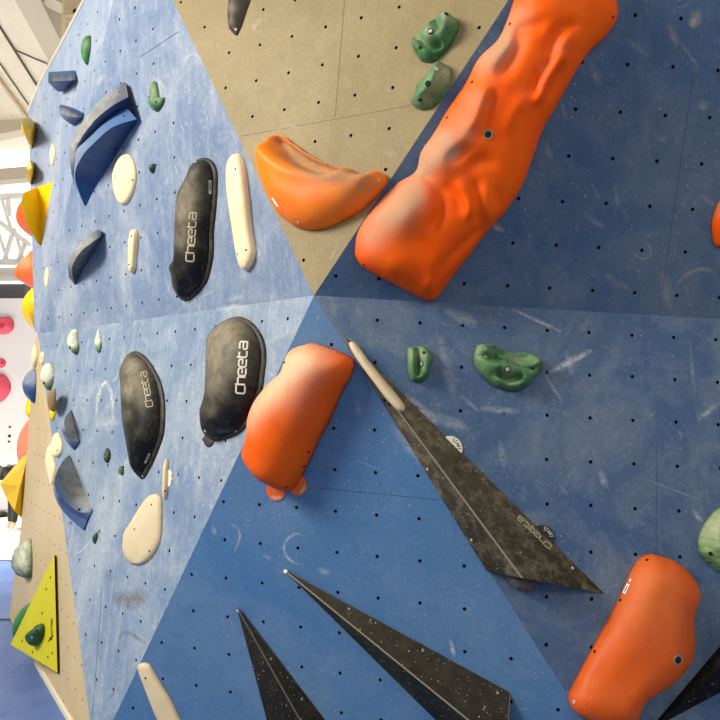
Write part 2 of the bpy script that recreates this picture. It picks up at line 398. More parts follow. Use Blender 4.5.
def dome_mesh(build, B, f, uvmode, spine, T, H, b, p, q, tilt, noise, nph, bumps, lift, N):
    """fill the outline with an even triangle net and lift it: t runs 0 at the rim to 1 on the spine"""
    if uvmode: O, spn = B, spine
    else:
        O = f.uv(np.array([f.at(x, y, lift) for x, y in B])); sh = (B - T).mean(0)
        spn = f.uv(np.array([f.at(x + sh[0], y + sh[1], lift) for x, y in spine]))
    n = len(O)
    def dist(Q, poly_, closed):
        S2 = np.roll(poly_, -1, 0) if closed else poly_[1:]; S1 = poly_ if closed else poly_[:-1]
        if len(poly_) == 1: return np.linalg.norm(Q - poly_[0], axis=1)
        d = S2 - S1; t = np.clip(((Q[:, None] - S1) * d).sum(2) / ((d * d).sum(1) + 1e-15), 0, 1)
        return np.linalg.norm(Q[:, None] - (S1 + t[..., None] * d), axis=2).min(1)
    def inside(Q):
        c = np.zeros(len(Q), bool)
        for (x1, y1), (x2, y2) in zip(O, np.roll(O, -1, 0)):
            k = ((y1 > Q[:, 1]) != (y2 > Q[:, 1])); xs = x1 + (Q[:, 1] - y1) * (x2 - x1) / (y2 - y1 + 1e-15); c ^= k & (Q[:, 0] < xs)
        return c
    per = np.linalg.norm(O - np.roll(O, 1, 0), axis=1).sum(); sp = per / n * 0.95
    C_ = smooth_ring(seg_near(O, spn), 3)
    near = [O + (C_ - O) * k for k in (.012, .035, .075, .13)]
    g = np.stack(np.meshgrid(np.arange(O[:, 0].min(), O[:, 0].max(), sp), np.arange(O[:, 1].min(), O[:, 1].max(), sp * .87)), -1)
    g[1::2, :, 0] += sp / 2; g = g.reshape(-1, 2); g = g[inside(g)]
    g = g[dist(g, near[-1], True) > .45 * sp] if len(g) else g
    nr = np.concatenate(near); nr = nr[inside(nr)]; k = dist(nr, O, True); nr = nr[k > 1e-5]
    g = np.concatenate([nr, g]); pts = [Vector(x) for x in O] + [Vector(x) for x in g]
    v2, _, fc, *_r = geometry.delaunay_2d_cdt(pts, [], [list(range(n))], 1, 1e-7)
    U = np.array([tuple(v) for v in v2]); rim = dist(U, O, True) < 1e-6
    db, ds = dist(U, O, True), dist(U, spn, False); t = db / (db + ds + 1e-12)
    x = np.minimum(t / b, 1); h = H * (1 - (1 - x) ** p) ** (1 / q)
    h *= 1 + tilt[0] * (U[:, 0] - O[:, 0].mean()) / np.ptp(O[:, 0]) + tilt[1] * (U[:, 1] - O[:, 1].mean()) / np.ptp(O[:, 1])
    e = np.array([(t_[i], t_[j]) for t_ in fc for i, j in ((0, 1), (1, 2), (2, 0))]); e = np.concatenate([e, e[:, ::-1]])
    deg = np.bincount(e[:, 0], minlength=len(U)).astype(float)
    w_ = np.clip((t - .1) / .3, 0, 1)
    for _ in range(5):
        av = np.bincount(e[:, 0], weights=h[e[:, 1]], minlength=len(U)) / np.maximum(deg, 1); h = h + .6 * w_ * (av - h)
    soft = np.clip(t / .25, 0, 1); soft = soft * soft * (3 - 2 * soft)
    if noise: h = h + noise * sum(np.sin(U @ k + o_) for k, o_ in nph) / len(nph) ** .5 * soft
    for bx, by, br, ba in bumps:
        c = np.array([bx, by]) if uvmode else f.uv(f.at(bx, by, lift)); rr = br if uvmode else br * np.linalg.norm(f.at(bx, by) - CAM) / FOC
        h = h + ba * soft * np.exp(-((U - c) ** 2).sum(1) / (2 * rr * rr))
    h = np.where(rim, 0.0, np.maximum(h, 0.0004)) + 0.0005 + lift
    fs = [tuple(t_) for t_ in fc]
    P = f.xyz(U[:, 0], U[:, 1], h); m = len(P)
    ri = [i for i in range(m) if rim[i]]; cu = O.mean(0); ri.sort(key=lambda i: math.atan2(*(U[i] - cu)[::-1])) if False else None
    return P, fs, m

def bvh(o):
    v, f = o_world[o.name]; return BVHTree.FromPolygons([Vector(x) for x in v], f)
def hit(tree, x, y):
    r = Vector(ray(x, y)).normalized(); h = tree.ray_cast(Vector(CAM), r)
    if h[0] is None: return None, None
    n = h[1]
    if n.dot(r) > 0: n = -n
    return np.array(h[0]), np.array(n)
def stud(parent, x, y, r=0.008, mat='hole', name='bolt_hole', ring=None, tree=None, dep=0.002):
    """a small round bolt or bolt hole let into a hold's skin at this spot"""
    t = tree or bvh(parent); p, n = hit(t, x, y)
    if p is None: return
    a = nrm(np.cross(n, [0.3, 0.2, 0.9])); b_ = np.cross(n, a); K = 14
    ang = np.linspace(0, 2 * math.pi, K, endpoint=False)
    cir = lambda rr, h: [p + n * h + rr * (math.cos(t_) * a + math.sin(t_) * b_) for t_ in ang]
    vs = cir(r, -0.002) + cir(r, dep) + cir(r * 0.8, dep + 0.0008) + [p + n * (dep + 0.0008)]
    fs = [(i, (i + 1) % K, K + (i + 1) % K, K + i) for i in range(K)] + [(K + i, K + (i + 1) % K, 2 * K + (i + 1) % K, 2 * K + i) for i in range(K)] + [(2 * K + i, 2 * K + (i + 1) % K, 3 * K) for i in range(K)]
    o = mesh_obj(name, vs, fs, M[mat], parent, p)
    if ring:
        vs = cir(r * 1.55, -0.002) + cir(r * 1.5, dep * 0.9) + cir(r, dep * 0.9)
        fs = [(i, (i + 1) % K, K + (i + 1) % K, K + i) for i in range(K)] + [(K + i, K + (i + 1) % K, 2 * K + (i + 1) % K, 2 * K + i) for i in range(K)]
        mesh_obj('washer', vs, fs, M[ring], parent, p)
    return o
GL = dict(C=[[(1, 1.18), (.2, 1.18), (0, 1.04), (0, .12), (.2, 0), (1, 0)]],
          h=[[(0, 1.36), (0, 0)], [(0, 1), (.8, 1), (1, .85), (1, 0)]],
          e=[[(.3, .5), (1, .5), (1, .85), (.8, 1), (.2, 1), (0, .85), (0, .15), (.2, 0), (1, 0)]],
          t=[[(.1, 1.3), (.1, .15), (.3, 0), (.95, 0)], [(.1, 1), (.8, 1)]],
          a=[[(.05, 1), (.8, 1), (1, .85), (1, 0), (.2, 0), (0, .15), (0, .4), (.2, .52), (1, .52)]],
          S=[[(1, 1), (.1, 1), (0, .85), (0, .6), (.1, .5), (.9, .5), (1, .4), (1, .15), (.9, 0), (0, 0)]],
          T=[[(0, 1), (1, 1)], [(.5, 1), (.5, 0)]],
          A=[[(0, 0), (.5, 1), (1, 0)], [(.22, .4), (.78, .4)]],
          R=[[(0, 0), (0, 1), (.85, 1), (1, .85), (1, .6), (.85, .5), (0, .5)], [(.45, .5), (1, 0)]],
          M=[[(0, 0), (0, 1), (.5, .4), (1, 1), (1, 0)]], U=[[(0, 1), (0, 0), (1, 0), (1, 1)]], L=[[(0, 1), (0, 0), (1, 0)]], I=[[(.5, 0), (.5, 1)]],
          P=[[(0, 0), (0, 1), (1, 1), (1, .5), (0, .5)]], N=[[(0, 0), (0, 1), (1, 0), (1, 1)]], E=[[(1, 1), (0, 1), (0, 0), (1, 0)], [(0, .5), (.8, .5)]])
def ribbon(trees, paths, wpx, mat, parent, name, off=0.0015):
    """thin strips laid on a part's skin along image-space paths"""
    vs, fs = [], []
    for P in paths:
        P = np.asarray(P, float); m = max(2, int(np.linalg.norm(np.diff(P, axis=0), axis=1).sum() / 0.8) + 1)
        if len(P) > 2:
            keep = [P[0]]
            for a, b_ in zip(P[:-1], P[1:]): keep += [a + (b_ - a) * t for t in np.linspace(0, 1, max(2, int(np.linalg.norm(b_ - a) / 0.9) + 1))[1:]]
            P = np.array(keep)
        else: P = resample(P, m)
        d = np.gradient(P, axis=0); d /= np.linalg.norm(d, axis=1)[:, None] + 1e-9
        nn = np.stack([-d[:, 1], d[:, 0]], 1); last = None
        for p, k in zip(P, nn):
            a, na = hit(trees, *(p - k * wpx / 2)); c, nc = hit(trees, *(p + k * wpx / 2))
            if a is None or c is None: last = None; continue
            i = len(vs); vs += [a + na * off, c + nc * off]
            if last is not None: fs.append((last, last + 1, i + 1, i))
            last = i
    if not fs: return
    return mesh_obj(name, vs, fs, M[mat], parent)
def lettering(parent, text, p0, p1, size, up, wpx, mat, adv=1.18, aspect=None, name='lettering', tree=None):
    """letters from p0 to p1 (baseline, image px), letter tops towards 'up'"""
    p0, p1 = np.array(p0, float), np.array(p1, float); d = p1 - p0; Ln = np.linalg.norm(d); d /= Ln
    u = nrm(np.array(up, float)); cw = Ln / (len(text) * adv - (adv - 1)); paths = []
    for i, c in enumerate(text):
        o = p0 + d * cw * adv * i
        for st in GL[c]: paths.append([o + d * cw * x + u * size * y for x, y in st])
    return ribbon(tree or bvh(parent), paths, wpx, mat, parent, name)
def disc_tag(f, cx, cy, r, mat, ink, text_ang, label):
    c = f.at(cx, cy); K = 40; ang = np.linspace(0, 2 * math.pi, K, endpoint=False)
    rr = r * np.linalg.norm(c - CAM) / FOC; cu = f.uv(c)
    ring = lambda q, h: f.xyz(cu[0] + q * np.cos(ang), cu[1] + q * np.sin(ang), np.full(K, h))
    vs = np.concatenate([ring(rr, 0.0005), ring(rr, 0.004), ring(rr * .96, 0.0045)])
    fs = [(i, (i + 1) % K, K + (i + 1) % K, K + i) for i in range(K)] + [(K + i, K + (i + 1) % K, 2 * K + (i + 1) % K, 2 * K + i) for i in range(K)] + [tuple(range(2 * K, 3 * K))]
    o = mesh_obj('start_tag', vs, fs, M[mat], None, c); fix_normals(o); tag(o, label, 'start tag', 'round start tags')
    paths = []
    for k, ch in enumerate('START'):
        a = math.radians(text_ang) + (k - 2) * -0.28
        rad = np.array([math.cos(a), -math.sin(a)]); tn = np.array([math.sin(a), math.cos(a)])
        for st in GL[ch]:
            paths.append([np.array([cx, cy]) + rad * r * (0.6 + 0.27 * y) + tn * r * 0.13 * (x - .5) for x, y in st])
    # map from a flat disc to the facet's slant
    e1, e2 = proj(c + f.u * rr) - proj(c), proj(c + f.v * rr) - proj(c)
    Mx = np.stack([e1 / r, -e2 / r], 1); cc = np.array([cx, cy])
    paths = [[cc + Mx @ (p - cc) for p in P] for P in paths]
    ribbon(bvh(o), paths, max(0.4, r * 0.045), ink, o, 'lettering', 0.0006)
    return o
def poly(name, P, faces, mats, label=None, cat='wall volume', group=None, bev=0.004, worn=None, parent=None, chalk=None, base=None, edges=None):
    """a faceted volume from corner points; edges listed in 'worn' get a scuffed bevel"""
    P = np.array(P, float)
    ch = np.zeros(len(P)) if chalk is None else chalk
    o = mesh_obj(name, P, faces, mats, parent, P.mean(0) if base is None else base, False, ch)
    bm = bmesh.new(); bm.from_mesh(o.data); bmesh.ops.recalc_face_normals(bm, faces=bm.faces)
    bm.verts.ensure_lookup_table()
    if worn:
        es = [e for e in bm.edges if tuple(sorted(v.index for v in e.verts)) in {tuple(sorted(x)) for x in worn}]
        bmesh.ops.bevel(bm, geom=es, offset=bev, segments=2, affect='EDGES', material=1, profile=0.5)
    bm.to_mesh(o.data); bm.free()
    if label: tag(o, label, cat, group)
    return o
def loft(name, f, curves, mat, label=None, cat='climbing hold', group=None, N=24, chalk=(), mats=None, strips=None, bev=0.004, parent=None, smooth=True, close=True):
    """skins stretched over successive (x, y, height) curves on a facet; strips picks each skin's material"""
    C = [resample_h(c, N) for c in curves]
    vs = [];
    for c in C: vs += [f.at(x, y, max(h, 0.0004)) for x, y, h in c]
    fs, mi = [], []
    for r in range(len(C) - 1):
        for i in range(N - 1):
            fs.append((r * N + i, r * N + i + 1, (r + 1) * N + i + 1, (r + 1) * N + i)); mi.append(strips[r] if strips else 0)
    if close:
        r = len(C) - 1
        for i in range(N - 1): fs.append((r * N + i, r * N + i + 1, i + 1, i)); mi.append(strips[-1] if strips else 0)
        fs.append(tuple(r_ * N for r_ in range(len(C)))); fs.append(tuple(r_ * N + N - 1 for r_ in range(len(C)))); mi += [strips[-1] if strips else 0] * 2
    vs = np.array(vs); q2 = proj(vs); ch = np.zeros(len(vs))
    for cx, cy, cr, ca in chalk: ch += ca * np.exp(-((q2 - [cx, cy]) ** 2).sum(1) / (2 * cr * cr))
    ms = [M[m] for m in (mats or [mat])]
    o = mesh_obj(name, vs, fs, ms, parent, vs.mean(0), smooth, np.clip(ch, 0, 1), mi)
    bm = bmesh.new(); bm.from_mesh(o.data); bmesh.ops.remove_doubles(bm, verts=bm.verts, dist=1e-4); bmesh.ops.recalc_face_normals(bm, faces=bm.faces)
    for e in bm.edges:
        if len(e.link_faces) == 2 and e.calc_face_angle(0) > 0.6: e.smooth = False
    bm.to_mesh(o.data); bm.free()
    if label: tag(o, label, cat, group)
    return o
def resample_h(c, N):
    c = np.array(c, float)
    if len(c) > 2:                                     # round the curve a little
        out = []
        for i in range(len(c) - 1):
            p0, p1, p2, p3 = c[max(i - 1, 0)], c[i], c[i + 1], c[min(i + 2, len(c) - 1)]
            for t in np.linspace(0, 1, 10, endpoint=False):
                out.append(0.5 * ((2 * p1) + (-p0 + p2) * t + (2 * p0 - 5 * p1 + 4 * p2 - p3) * t * t + (-p0 + 3 * p1 - 3 * p2 + p3) * t ** 3))
        c = np.array(out + [c[-1]])
    s = np.concatenate([[0], np.cumsum(np.linalg.norm(np.diff(c[:, :2], axis=0), axis=1))]); q = np.linspace(0, s[-1], N)
    return np.stack([np.interp(q, s, c[:, k]) for k in range(3)], 1)

# ------------------------------------------------------------------ the wall's panels, with their bolt holes
def panel(name, f, corners, grid, mat, holer=0.0088, thick=0.018):
    C = f.uv(np.array(corners)); n = len(C)
    if sum(C[i][0] * C[(i + 1) % n][1] - C[(i + 1) % n][0] * C[i][1] for i in range(n)) < 0: C = C[::-1]
    g0, gi, gj = [np.array(x) for x in grid]
    inv = np.linalg.inv(np.stack([gi, gj], 1)); G = (C - g0) @ inv.T
    holes = []
    for i in range(int(G[:, 0].min()) - 1, int(G[:, 0].max()) + 2):
        for j in range(int(G[:, 1].min()) - 1, int(G[:, 1].max()) + 2):
            p = g0 + gi * i + gj * j; m = 1e9
            for k in range(n):
                a, b_ = C[k], C[(k + 1) % n]; e = nrm(b_ - a); m = min(m, e[0] * (p - a)[1] - e[1] * (p - a)[0])
            if m > 0.03: holes.append(p + rng.normal(0, 0.0012, 2))
    K = 10; ang = np.linspace(0, 2 * math.pi, K, endpoint=False)
    pts = [Vector(c) for c in C]; fl = [list(range(n))]
    for h in holes:
        s = len(pts); pts += [Vector((h[0] + holer * math.cos(a), h[1] + holer * math.sin(a))) for a in ang]; fl.append(list(range(s, s + K)))
    v2, ed, fc, ov, oe, of = geometry.delaunay_2d_cdt(pts, [], fl, 2, 1e-7)
    uv = np.array([tuple(v) for v in v2]); P = list(f.xyz(uv[:, 0], uv[:, 1]))
    faces, mi = [], []
    for t, o in zip(fc, of):
        if o and all(x == 0 for x in o): faces.append(tuple(t)); mi.append(0)
    for h in holes:                                          # the sleeve and the dark bottom of every hole
        s = len(P)
        P += list(f.xyz(h[0] + holer * np.cos(ang), h[1] + holer * np.sin(ang), np.zeros(K)))
        P += list(f.xyz(h[0] + holer * np.cos(ang), h[1] + holer * np.sin(ang), np.full(K, -0.012)))
        faces += [(s + i, s + (i + 1) % K, s + K + (i + 1) % K, s + K + i) for i in range(K)] + [tuple(range(s + K, s + 2 * K))]; mi += [1] * (K + 1)
    o = mesh_obj(name, P, faces, [M[mat], M['hole']], None, f.xyz(*C.mean(0)), False, None, mi)
    bm = bmesh.new(); bm.from_mesh(o.data)
    for q in bm.faces:
        if q.material_index == 0 and q.normal.dot(Vector(f.n)) < 0: q.normal_flip()
    bm.to_mesh(o.data); bm.free()
    o['kind'] = 'structure'
    return o
def lerp(a, b, t): return a + (b - a) * t
Bx = lerp(V, PT['B'], 1.55); Rx = lerp(V, PT['R'], 1.35); Ax = lerp(V, PT['A'], 1.28)
D2x, D1x, E2x = ext_floor(V, PT['D2']), ext_floor(V, PT['D1']), ext_floor(L, E2)
Rf = RL.xyz(*(RL.uv(Rx) + np.array([0.0, -10.0]))); Rf = ext_floor(Rx, Rf)
W_RU = panel('wall_upper_right', RU, [V, Rx, Rx + (Bx - V) * 0.92, Bx], ([1.4, 1.2219], [.2012, -.0107], [-.015, -.1993]), 'blue_ru_shaded')
W_RL = panel('wall_lower_right', RL, [V, D2x, Rf, Rx], ([1.0969, -.1628], [.2003, -.0109], [-.0104, -.2004]), 'blue_rl')
W_LT = panel('wall_lower_middle', LT, [V, D1x, D2x], ([.0623, -.6288], [.2035, -.008], [-.006, -.1982]), 'blue_lt')
W_TN = panel('wall_top', TN, [V, Bx, Ax], ([-.3951, 1.3735], [.2023, -.0087], [-.0125, -.1962]), 'tan_tn')
F5x = lerp(L, F5, 1.25)
W_LU = panel('wall_upper_left', LU, [V, Ax, F5x, L], ([-1.3732, .1434], [.1996, -.0058], [-.0138, -.2006]), 'blue_lu')
u1, u2, u3 = LL.uv(L), LL.uv(E2), LL.uv(PT['D1'])                # the panel's left and right edges meet just above the floor
k_ = np.linalg.solve(np.stack([u2 - u1, -u3], 1), -u1)
APEX = LL.xyz(*(u1 + (u2 - u1) * k_[0]))
W_LL = panel('wall_lower_left', LL, [V, L, APEX], ([-1.3816, -.0613], [.2009, -.0053], [-.0025, -.2025]), 'blue_ll')
le_uv = lambda x, y: LE.at(x, y)
W_LE = panel('wall_far_left', LE, [L, le_uv(34.5, 331), le_uv(28.5, 113), le_uv(40, 84), le_uv(60, 48), le_uv(85, 0), le_uv(100, -26), F5x],
             (LE.uv(LE.at(97.5, 12)).tolist(), [0.2, -0.006], [-0.01, -0.2]), 'blue_le')
tl_c = [L, TL.at(33.5, 345), TL.at(29, 430), TL.at(20.5, 530), floorpt(9, 617), floorpt(37, 664), E2x]
W_TL = panel('wall_left', TL, tl_c, (TL.uv(TL.at(62, 640)).tolist(), [0.2, 0], [0, -0.2]), 'tan_tl')
def strip(name, P, faces, mat):
    o = mesh_obj(name, P, faces, M[mat]); o['kind'] = 'structure'; return o
# ends of the wall turning away, with their pale ply edge
bk = lambda f, P: P + f.u * 0.9
q = [le_uv(34.5, 331), le_uv(28.5, 113), le_uv(40, 84), le_uv(60, 48), le_uv(85, 0), le_uv(100, -26)]
away = nrm(q[1] - CAM) + np.array([0.2, 0, 0])
strip('wall_back_upper', q + [p + away * 1.1 for p in q], [(i, i + 1, i + 7, i + 6) for i in range(5)], 'edge')
out_l = np.array([-0.014, 0, 0.010])
strip('trim_1', q[1:] + [p + out_l for p in q[1:]] + [p + out_l + LE.n * 0.004 for p in q[1:]] + [p + LE.n * 0.004 for p in q[1:]],
      [(a * 5 + i, a * 5 + i + 1, ((a + 1) % 4) * 5 + i + 1, ((a + 1) % 4) * 5 + i) for a in range(4) for i in range(4)], 'edge')
q = [floorpt(9, 617), TL.at(20.5, 530), TL.at(29, 430), TL.at(33.5, 345)]
strip('wall_back_lower', q + [p + TS.u * 1.1 for p in q], [(i, i + 1, i + 5, i + 4) for i in range(3)], 'tan_tl')
a, b_ = floorpt(37, 664), floorpt(74, 727)
dn = nrm(np.cross(b_ - a, [0, 0, 1])); dn = dn if dn @ TL.n > 0 else -dn
strip('baseboard_left', [a, b_, a + dn * .02, b_ + dn * .02, a + [0, 0, .035], b_ + [0, 0, .035], a + dn * .02 + [0, 0, .03], b_ + dn * .02 + [0, 0, .03]], [(2, 3, 7, 6), (4, 5, 7, 6), (0, 1, 3, 2)], 'edge')

def smear(f, wall, pts, width, strength=0.8, mat='film', name='chalk_mark'):
    """a chalk or rubber scuff on a panel, fading to its sides and ends"""
    P = np.array(pts, float)
    if len(P) > 2: P = resample_h(np.c_[P, np.zeros(len(P))], 18)[:, :2]
    else: P = resample(P, 8)
    d = np.gradient(P, axis=0); d /= np.linalg.norm(d, axis=1)[:, None] + 1e-9; nn = np.stack([-d[:, 1], d[:, 0]], 1)
    off = [-.5, -.25, 0, .25, .5]; al = [0, .6, 1, .6, 0]; vs, at, fs = [], [], []; m = len(P)
    for i in range(m):
        e = math.sin(math.pi * (i + .3) / (m - .4)) ** 0.6
        for o_, a_ in zip(off, al): vs.append(f.at(*(P[i] + nn[i] * o_ * width * (0.4 + .6 * e)), 0.0012 + smear.k)); at.append(a_ * e * strength)
    for i in range(m - 1):
        for k in range(4): fs.append((i * 5 + k, i * 5 + k + 1, i * 5 + k + 6, i * 5 + k + 5))
    smear.k += 0.00002
    return mesh_obj(name, vs, fs, M[mat], wall, None, False, at)
smear.k = 0.0
def seam(f, wall, a, b_, wpx=0.9, mat='seam'):
    a, b_ = np.array(a, float), np.array(b_, float); d = nrm(b_ - a); k = np.array([-d[1], d[0]]) * wpx / 2
    return mesh_obj('panel_seam', [f.at(*(a - k), .0008), f.at(*(b_ - k), .0008), f.at(*(b_ + k), .0008), f.at(*(a + k), .0008)], [(0, 1, 2, 3)], M[mat], wall)
seam(TN, W_TN, (239, 136.5), (424, 103), 0.5, 'seam_tan'); seam(TN, W_TN, (344.5, 0), (335, 117), 0.7, 'seam_tan')
seam(RU, W_RU, (694, 70), (661, 300), 0.35, 'seam_blue'); seam(LT, W_LT, (320, 488), (440, 500), 0.4, 'seam_blue')
seam(LU, W_LU, (140, 57), (178, 32), 0.5, 'seam_blue'); seam(LL, W_LL, (102, 588), (92, 720), 0.3, 'seam_blue'); seam(RL, W_RL, (657, 440), (656, 560), 0.3, 'seam_blue')
for s_ in [((512, 309), (562, 332), 5, .7), ((548, 373), (592, 350), 9, .9), ((545, 375), (563, 403), 5, .5), ((566, 350), (572, 375), 8, .5), ((648, 480), (700, 500), 3, .3),
           ((600, 470), (606, 488), 10, .5), ((698, 420), (720, 402), 7, .6), ((430, 415), (470, 430), 16, .45), ((440, 340), (455, 400), 14, .35), ((692, 510), (703, 522), 7, .6),
           ((460, 395), (480, 412), 6, .4), ((480, 408), (520, 412), 9, .5), ((445, 310), (480, 325), 16, .4), ((405, 395), (440, 425), 12, .6), ((690, 345), (695, 395), 6, .3),
           ((500, 440), (505, 470), 9, .35), ((670, 590), (690, 560), 8, .2)]:
    smear(RL, W_RL, [s_[0], s_[1]], s_[2], s_[3] * 1.15)
for s_ in [((692, 28), (698, 10), 16, .8), ((700, 100), (706, 110), 12, .5), ((668, 25), (678, 45), 10, .5), ((680, 42), (702, 72), 5, .45), ((625, 38), (650, 58), 7, .3),
           ((590, 60), (600, 85), 12, .35), ((658, 135), (668, 140), 12, .35), ((560, 95), (566, 120), 6, .3), ((585, 215), (605, 228), 9, .4), ((545, 140), (552, 160), 8, .4),
           ((605, 275), (630, 290), 12, .35), ((490, 222), (504, 232), 8, .8), ((662, 270), (670, 310), 16, .35), ((700, 195), (714, 205), 6, .5), ((615, 180), (618, 210), 5, .3), ((590, 180), (600, 200), 5, .3)]:
    smear(RU, W_RU, [s_[0], s_[1]], s_[2], s_[3], 'film_tan')
smear(RU, W_RU, [(677, 284), (688, 274), (702, 269), (718, 274)], 6, .6, 'film_tan')
smear(RU, W_RU, [(634, 244), (642, 241), (650, 246), (650, 256), (642, 259), (634, 254), (634, 245)], 2, .5, 'film_tan')
for pts, wd, st in [([(306, 536), (296, 534), (287, 540), (284, 549), (288, 558), (297, 564), (304, 564)], 4, .7), ([(230, 524), (237, 528), (240, 535), (238, 544), (234, 552)], 3.5, .6),
                    ([(428, 358 + 280), (431, 655)], 0.1, .1), ([(450, 640), (455, 657)], 6, .9), ([(318, 568), (330, 574)], 8, .5), ([(262, 553), (272, 560)], 6, .3), ([(212, 525), (216, 535)], 6, .5),
                    ([(356, 400), (361, 416)], 8, .35), ([(390, 425), (430, 470)], 12, .5), ([(352, 460), (366, 464), (380, 470)], 2, .3)]:
    smear(LT, W_LT, pts, wd, st)
for pts, wd, st in [([(97, 424), (97, 404), (101, 388), (106, 382), (111, 392), (113, 410), (113, 430)], 6, 1.3), ([(95, 424), (120, 422)], 16, .7), ([(112, 382), (118, 376)], 5, .7), ([(190, 455), (193, 470)], 6, .8), ([(195, 465), (195, 482)], 3, .8),
                    ([(176, 470), (178, 490)], 6, .6), ([(262, 345), (285, 335)], 8, .5), ([(215, 310), (245, 306)], 9, .9), ([(70, 555), (80, 552), (88, 545), (91, 540)], 2.2, .9), ([(83, 533), (80, 531)], 3, .7),
                    ([(140, 335), (150, 345)], 8, .5), ([(120, 345), (126, 360)], 6, .5), ([(270, 345), (276, 370)], 8, .5), ([(82, 405), (88, 425)], 6, .6), ([(150, 560), (120, 590)], 14, .25), ([(65, 328), (60, 352)], 6, .5), ([(100, 328), (106, 350)], 6, .6)]:
    smear(LL, W_LL, pts, wd, st)
for pts in [([(112, 596), (130, 600), (148, 594)], 24, 1.0), ([(118, 640), (126, 632), (146, 644)], 5, .8), ([(100, 570), (115, 580)], 10, .4), ([(107, 700), (118, 688)], 3, .8)]:
    smear(LL, W_LL, *pts, 'film_grey')
for pts, wd, st in [([(182, 70), (188, 57), (196, 55), (204, 66)], 4, .7), ([(150, 76), (160, 82), (167, 92)], 6, .8), ([(120, 285), (126, 290)], 2, .8), ([(255, 245), (262, 262)], 9, .7), ([(165, 275), (172, 298)], 6, .6), ([(196, 300), (216, 290)], 4, .5),
                    ([(118, 155), (126, 150)], 6, .6), ([(95, 85), (105, 75)], 9, .7), ([(225, 300), (245, 297)], 8, .6), ([(176, 152), (184, 172)], 6, .4)]:
    smear(LU, W_LU, pts, wd, st)
for pts, wd, st in [([(252, 30), (262, 18)], 9, .6), ([(272, 132), (292, 126), (302, 138)], 6, .8), ([(380, 150), (400, 158)], 10, .5), ([(340, 240), (330, 262)], 6, .4), ([(345, 75), (352, 90)], 10, .4), ([(250, 20), (258, 35)], 6, .7)]:
    smear(TN, W_TN, pts, wd, st, 'film_tan')

def groove(path, r, amp):
    P = np.array(path, float); L_ = np.linalg.norm(np.diff(P, axis=0), axis=1).sum(); k = max(2, int(L_ / (r * .7)) + 1)
    if len(P) > 2: P = resample_h(np.c_[P, np.zeros(len(P))], k)[:, :2]
    else: P = resample(P, k)
    return [(x, y, r, amp / 3.2) for x, y in P]
# ------------------------------------------------------------------ the big holds of the right-hand panels
o = dome('climbing_hold', RU, [(355, 250), (358.8, 230), (375, 206), (395, 185), (415, 171), (421, 152), (435, 131), (450, 105.5), (466, 82), (479, 58), (497.5, 39.6), (506.7, 21), (514, 0), (523, -22), (560, -40), (600, -30), (614, -8), (617.6, 13), (613.6, 26), (603, 39.6), (587, 55), (574, 75), (555.5, 108), (542, 132), (529, 169), (520, 190), (505, 212.5), (485, 235), (470, 255), (455, 274), (442.5, 291), (434, 300.5), (422.5, 299), (400, 287.5), (367.5, 270), (357.5, 260)],
         0.15, [(398, 248), (440, 212), (474, 160), (512, 105), (545, 48), (568, 0)], 'orange_big', 'huge lumpy orange hold with chalky bulges running up the dark blue upper panel', b=0.85, p=2.2, q=1.7, N=280, R=30, fit=True,
         bumps=[(403, 210, 14, .05), (436, 160, 10, .03), (450, 142, 10, .03), (500, 46, 10, .035), (486, 62, 8, .015), (525, 18, 12, .012), (470, 205, 9, .012), (440, 262, 12, .014), (395, 262, 10, .014)]
         + groove([(420, 172), (430, 180), (438, 194), (436, 212), (428, 226)], 5, -.030) + groove([(446, 160), (456, 154), (464, 143), (466, 132)], 4, -.026) + groove([(461, 146), (468, 128), (474, 110), (480, 92)], 4.5, .030)
         + groove([(470, 138), (478, 120), (487, 98)], 4, -.018) + groove([(496, 78), (504, 66), (512, 50), (514, 34)], 4.5, -.028) + groove([(512, 30), (522, 34), (534, 30)], 4, -.016)
         + groove([(541, 60), (546, 44), (556, 34), (566, 34)], 3.5, -.018) + groove([(548, 58), (556, 48), (563, 40)], 5, .022) + groove([(530, 104), (536, 86), (546, 70), (553, 62)], 3.5, .026) + groove([(527, 96), (532, 80), (542, 66)], 3, -.020) + groove([(540, 100), (546, 88), (553, 76)], 4, -.012)
         + groove([(442, 186), (450, 196), (456, 210)], 4, -.018) + groove([(455, 184), (462, 198), (465, 214)], 4, .020) + groove([(470, 184), (473, 202), (474, 222)], 3.5, -.016) + groove([(478, 188), (484, 204), (486, 220)], 4, .018) + groove([(490, 190), (494, 205)], 4, -.012)
         + groove([(432, 276), (444, 258), (458, 244), (476, 228)], 4, -.020) + groove([(424, 284), (436, 268)], 4, .014) + groove([(466, 168), (476, 160), (486, 164)], 4, -.014) + groove([(500, 130), (506, 115), (516, 104)], 5, .014),
         chalk=[(404, 200, 12, .95), (412, 194, 9, .6), (394, 214, 11, .65), (378, 224, 13, .6), (418, 170, 13, .65), (430, 152, 11, .75), (445, 140, 10, .85), (449, 152, 8, .6), (462, 120, 9, .45), (474, 100, 9, .5), (466, 132, 6, .5), (498, 48, 11, .8), (504, 40, 8, .75), (484, 62, 11, .65), (520, 15, 9, .45), (370, 240, 10, .4), (424, 164, 9, .5), (510, 22, 8, .4), (545, 68, 5, .25), (560, 45, 6, .2)], noise=0.006, nfreq=9)
t = bvh(o)
stud(o, 488, 134.5, .014, tree=t, ring='worn')
for x, y in [(472, 82), (613, 17), (364, 264.5), (447, 117.5), (510, 24)]: stud(o, x, y, .006, tree=t)
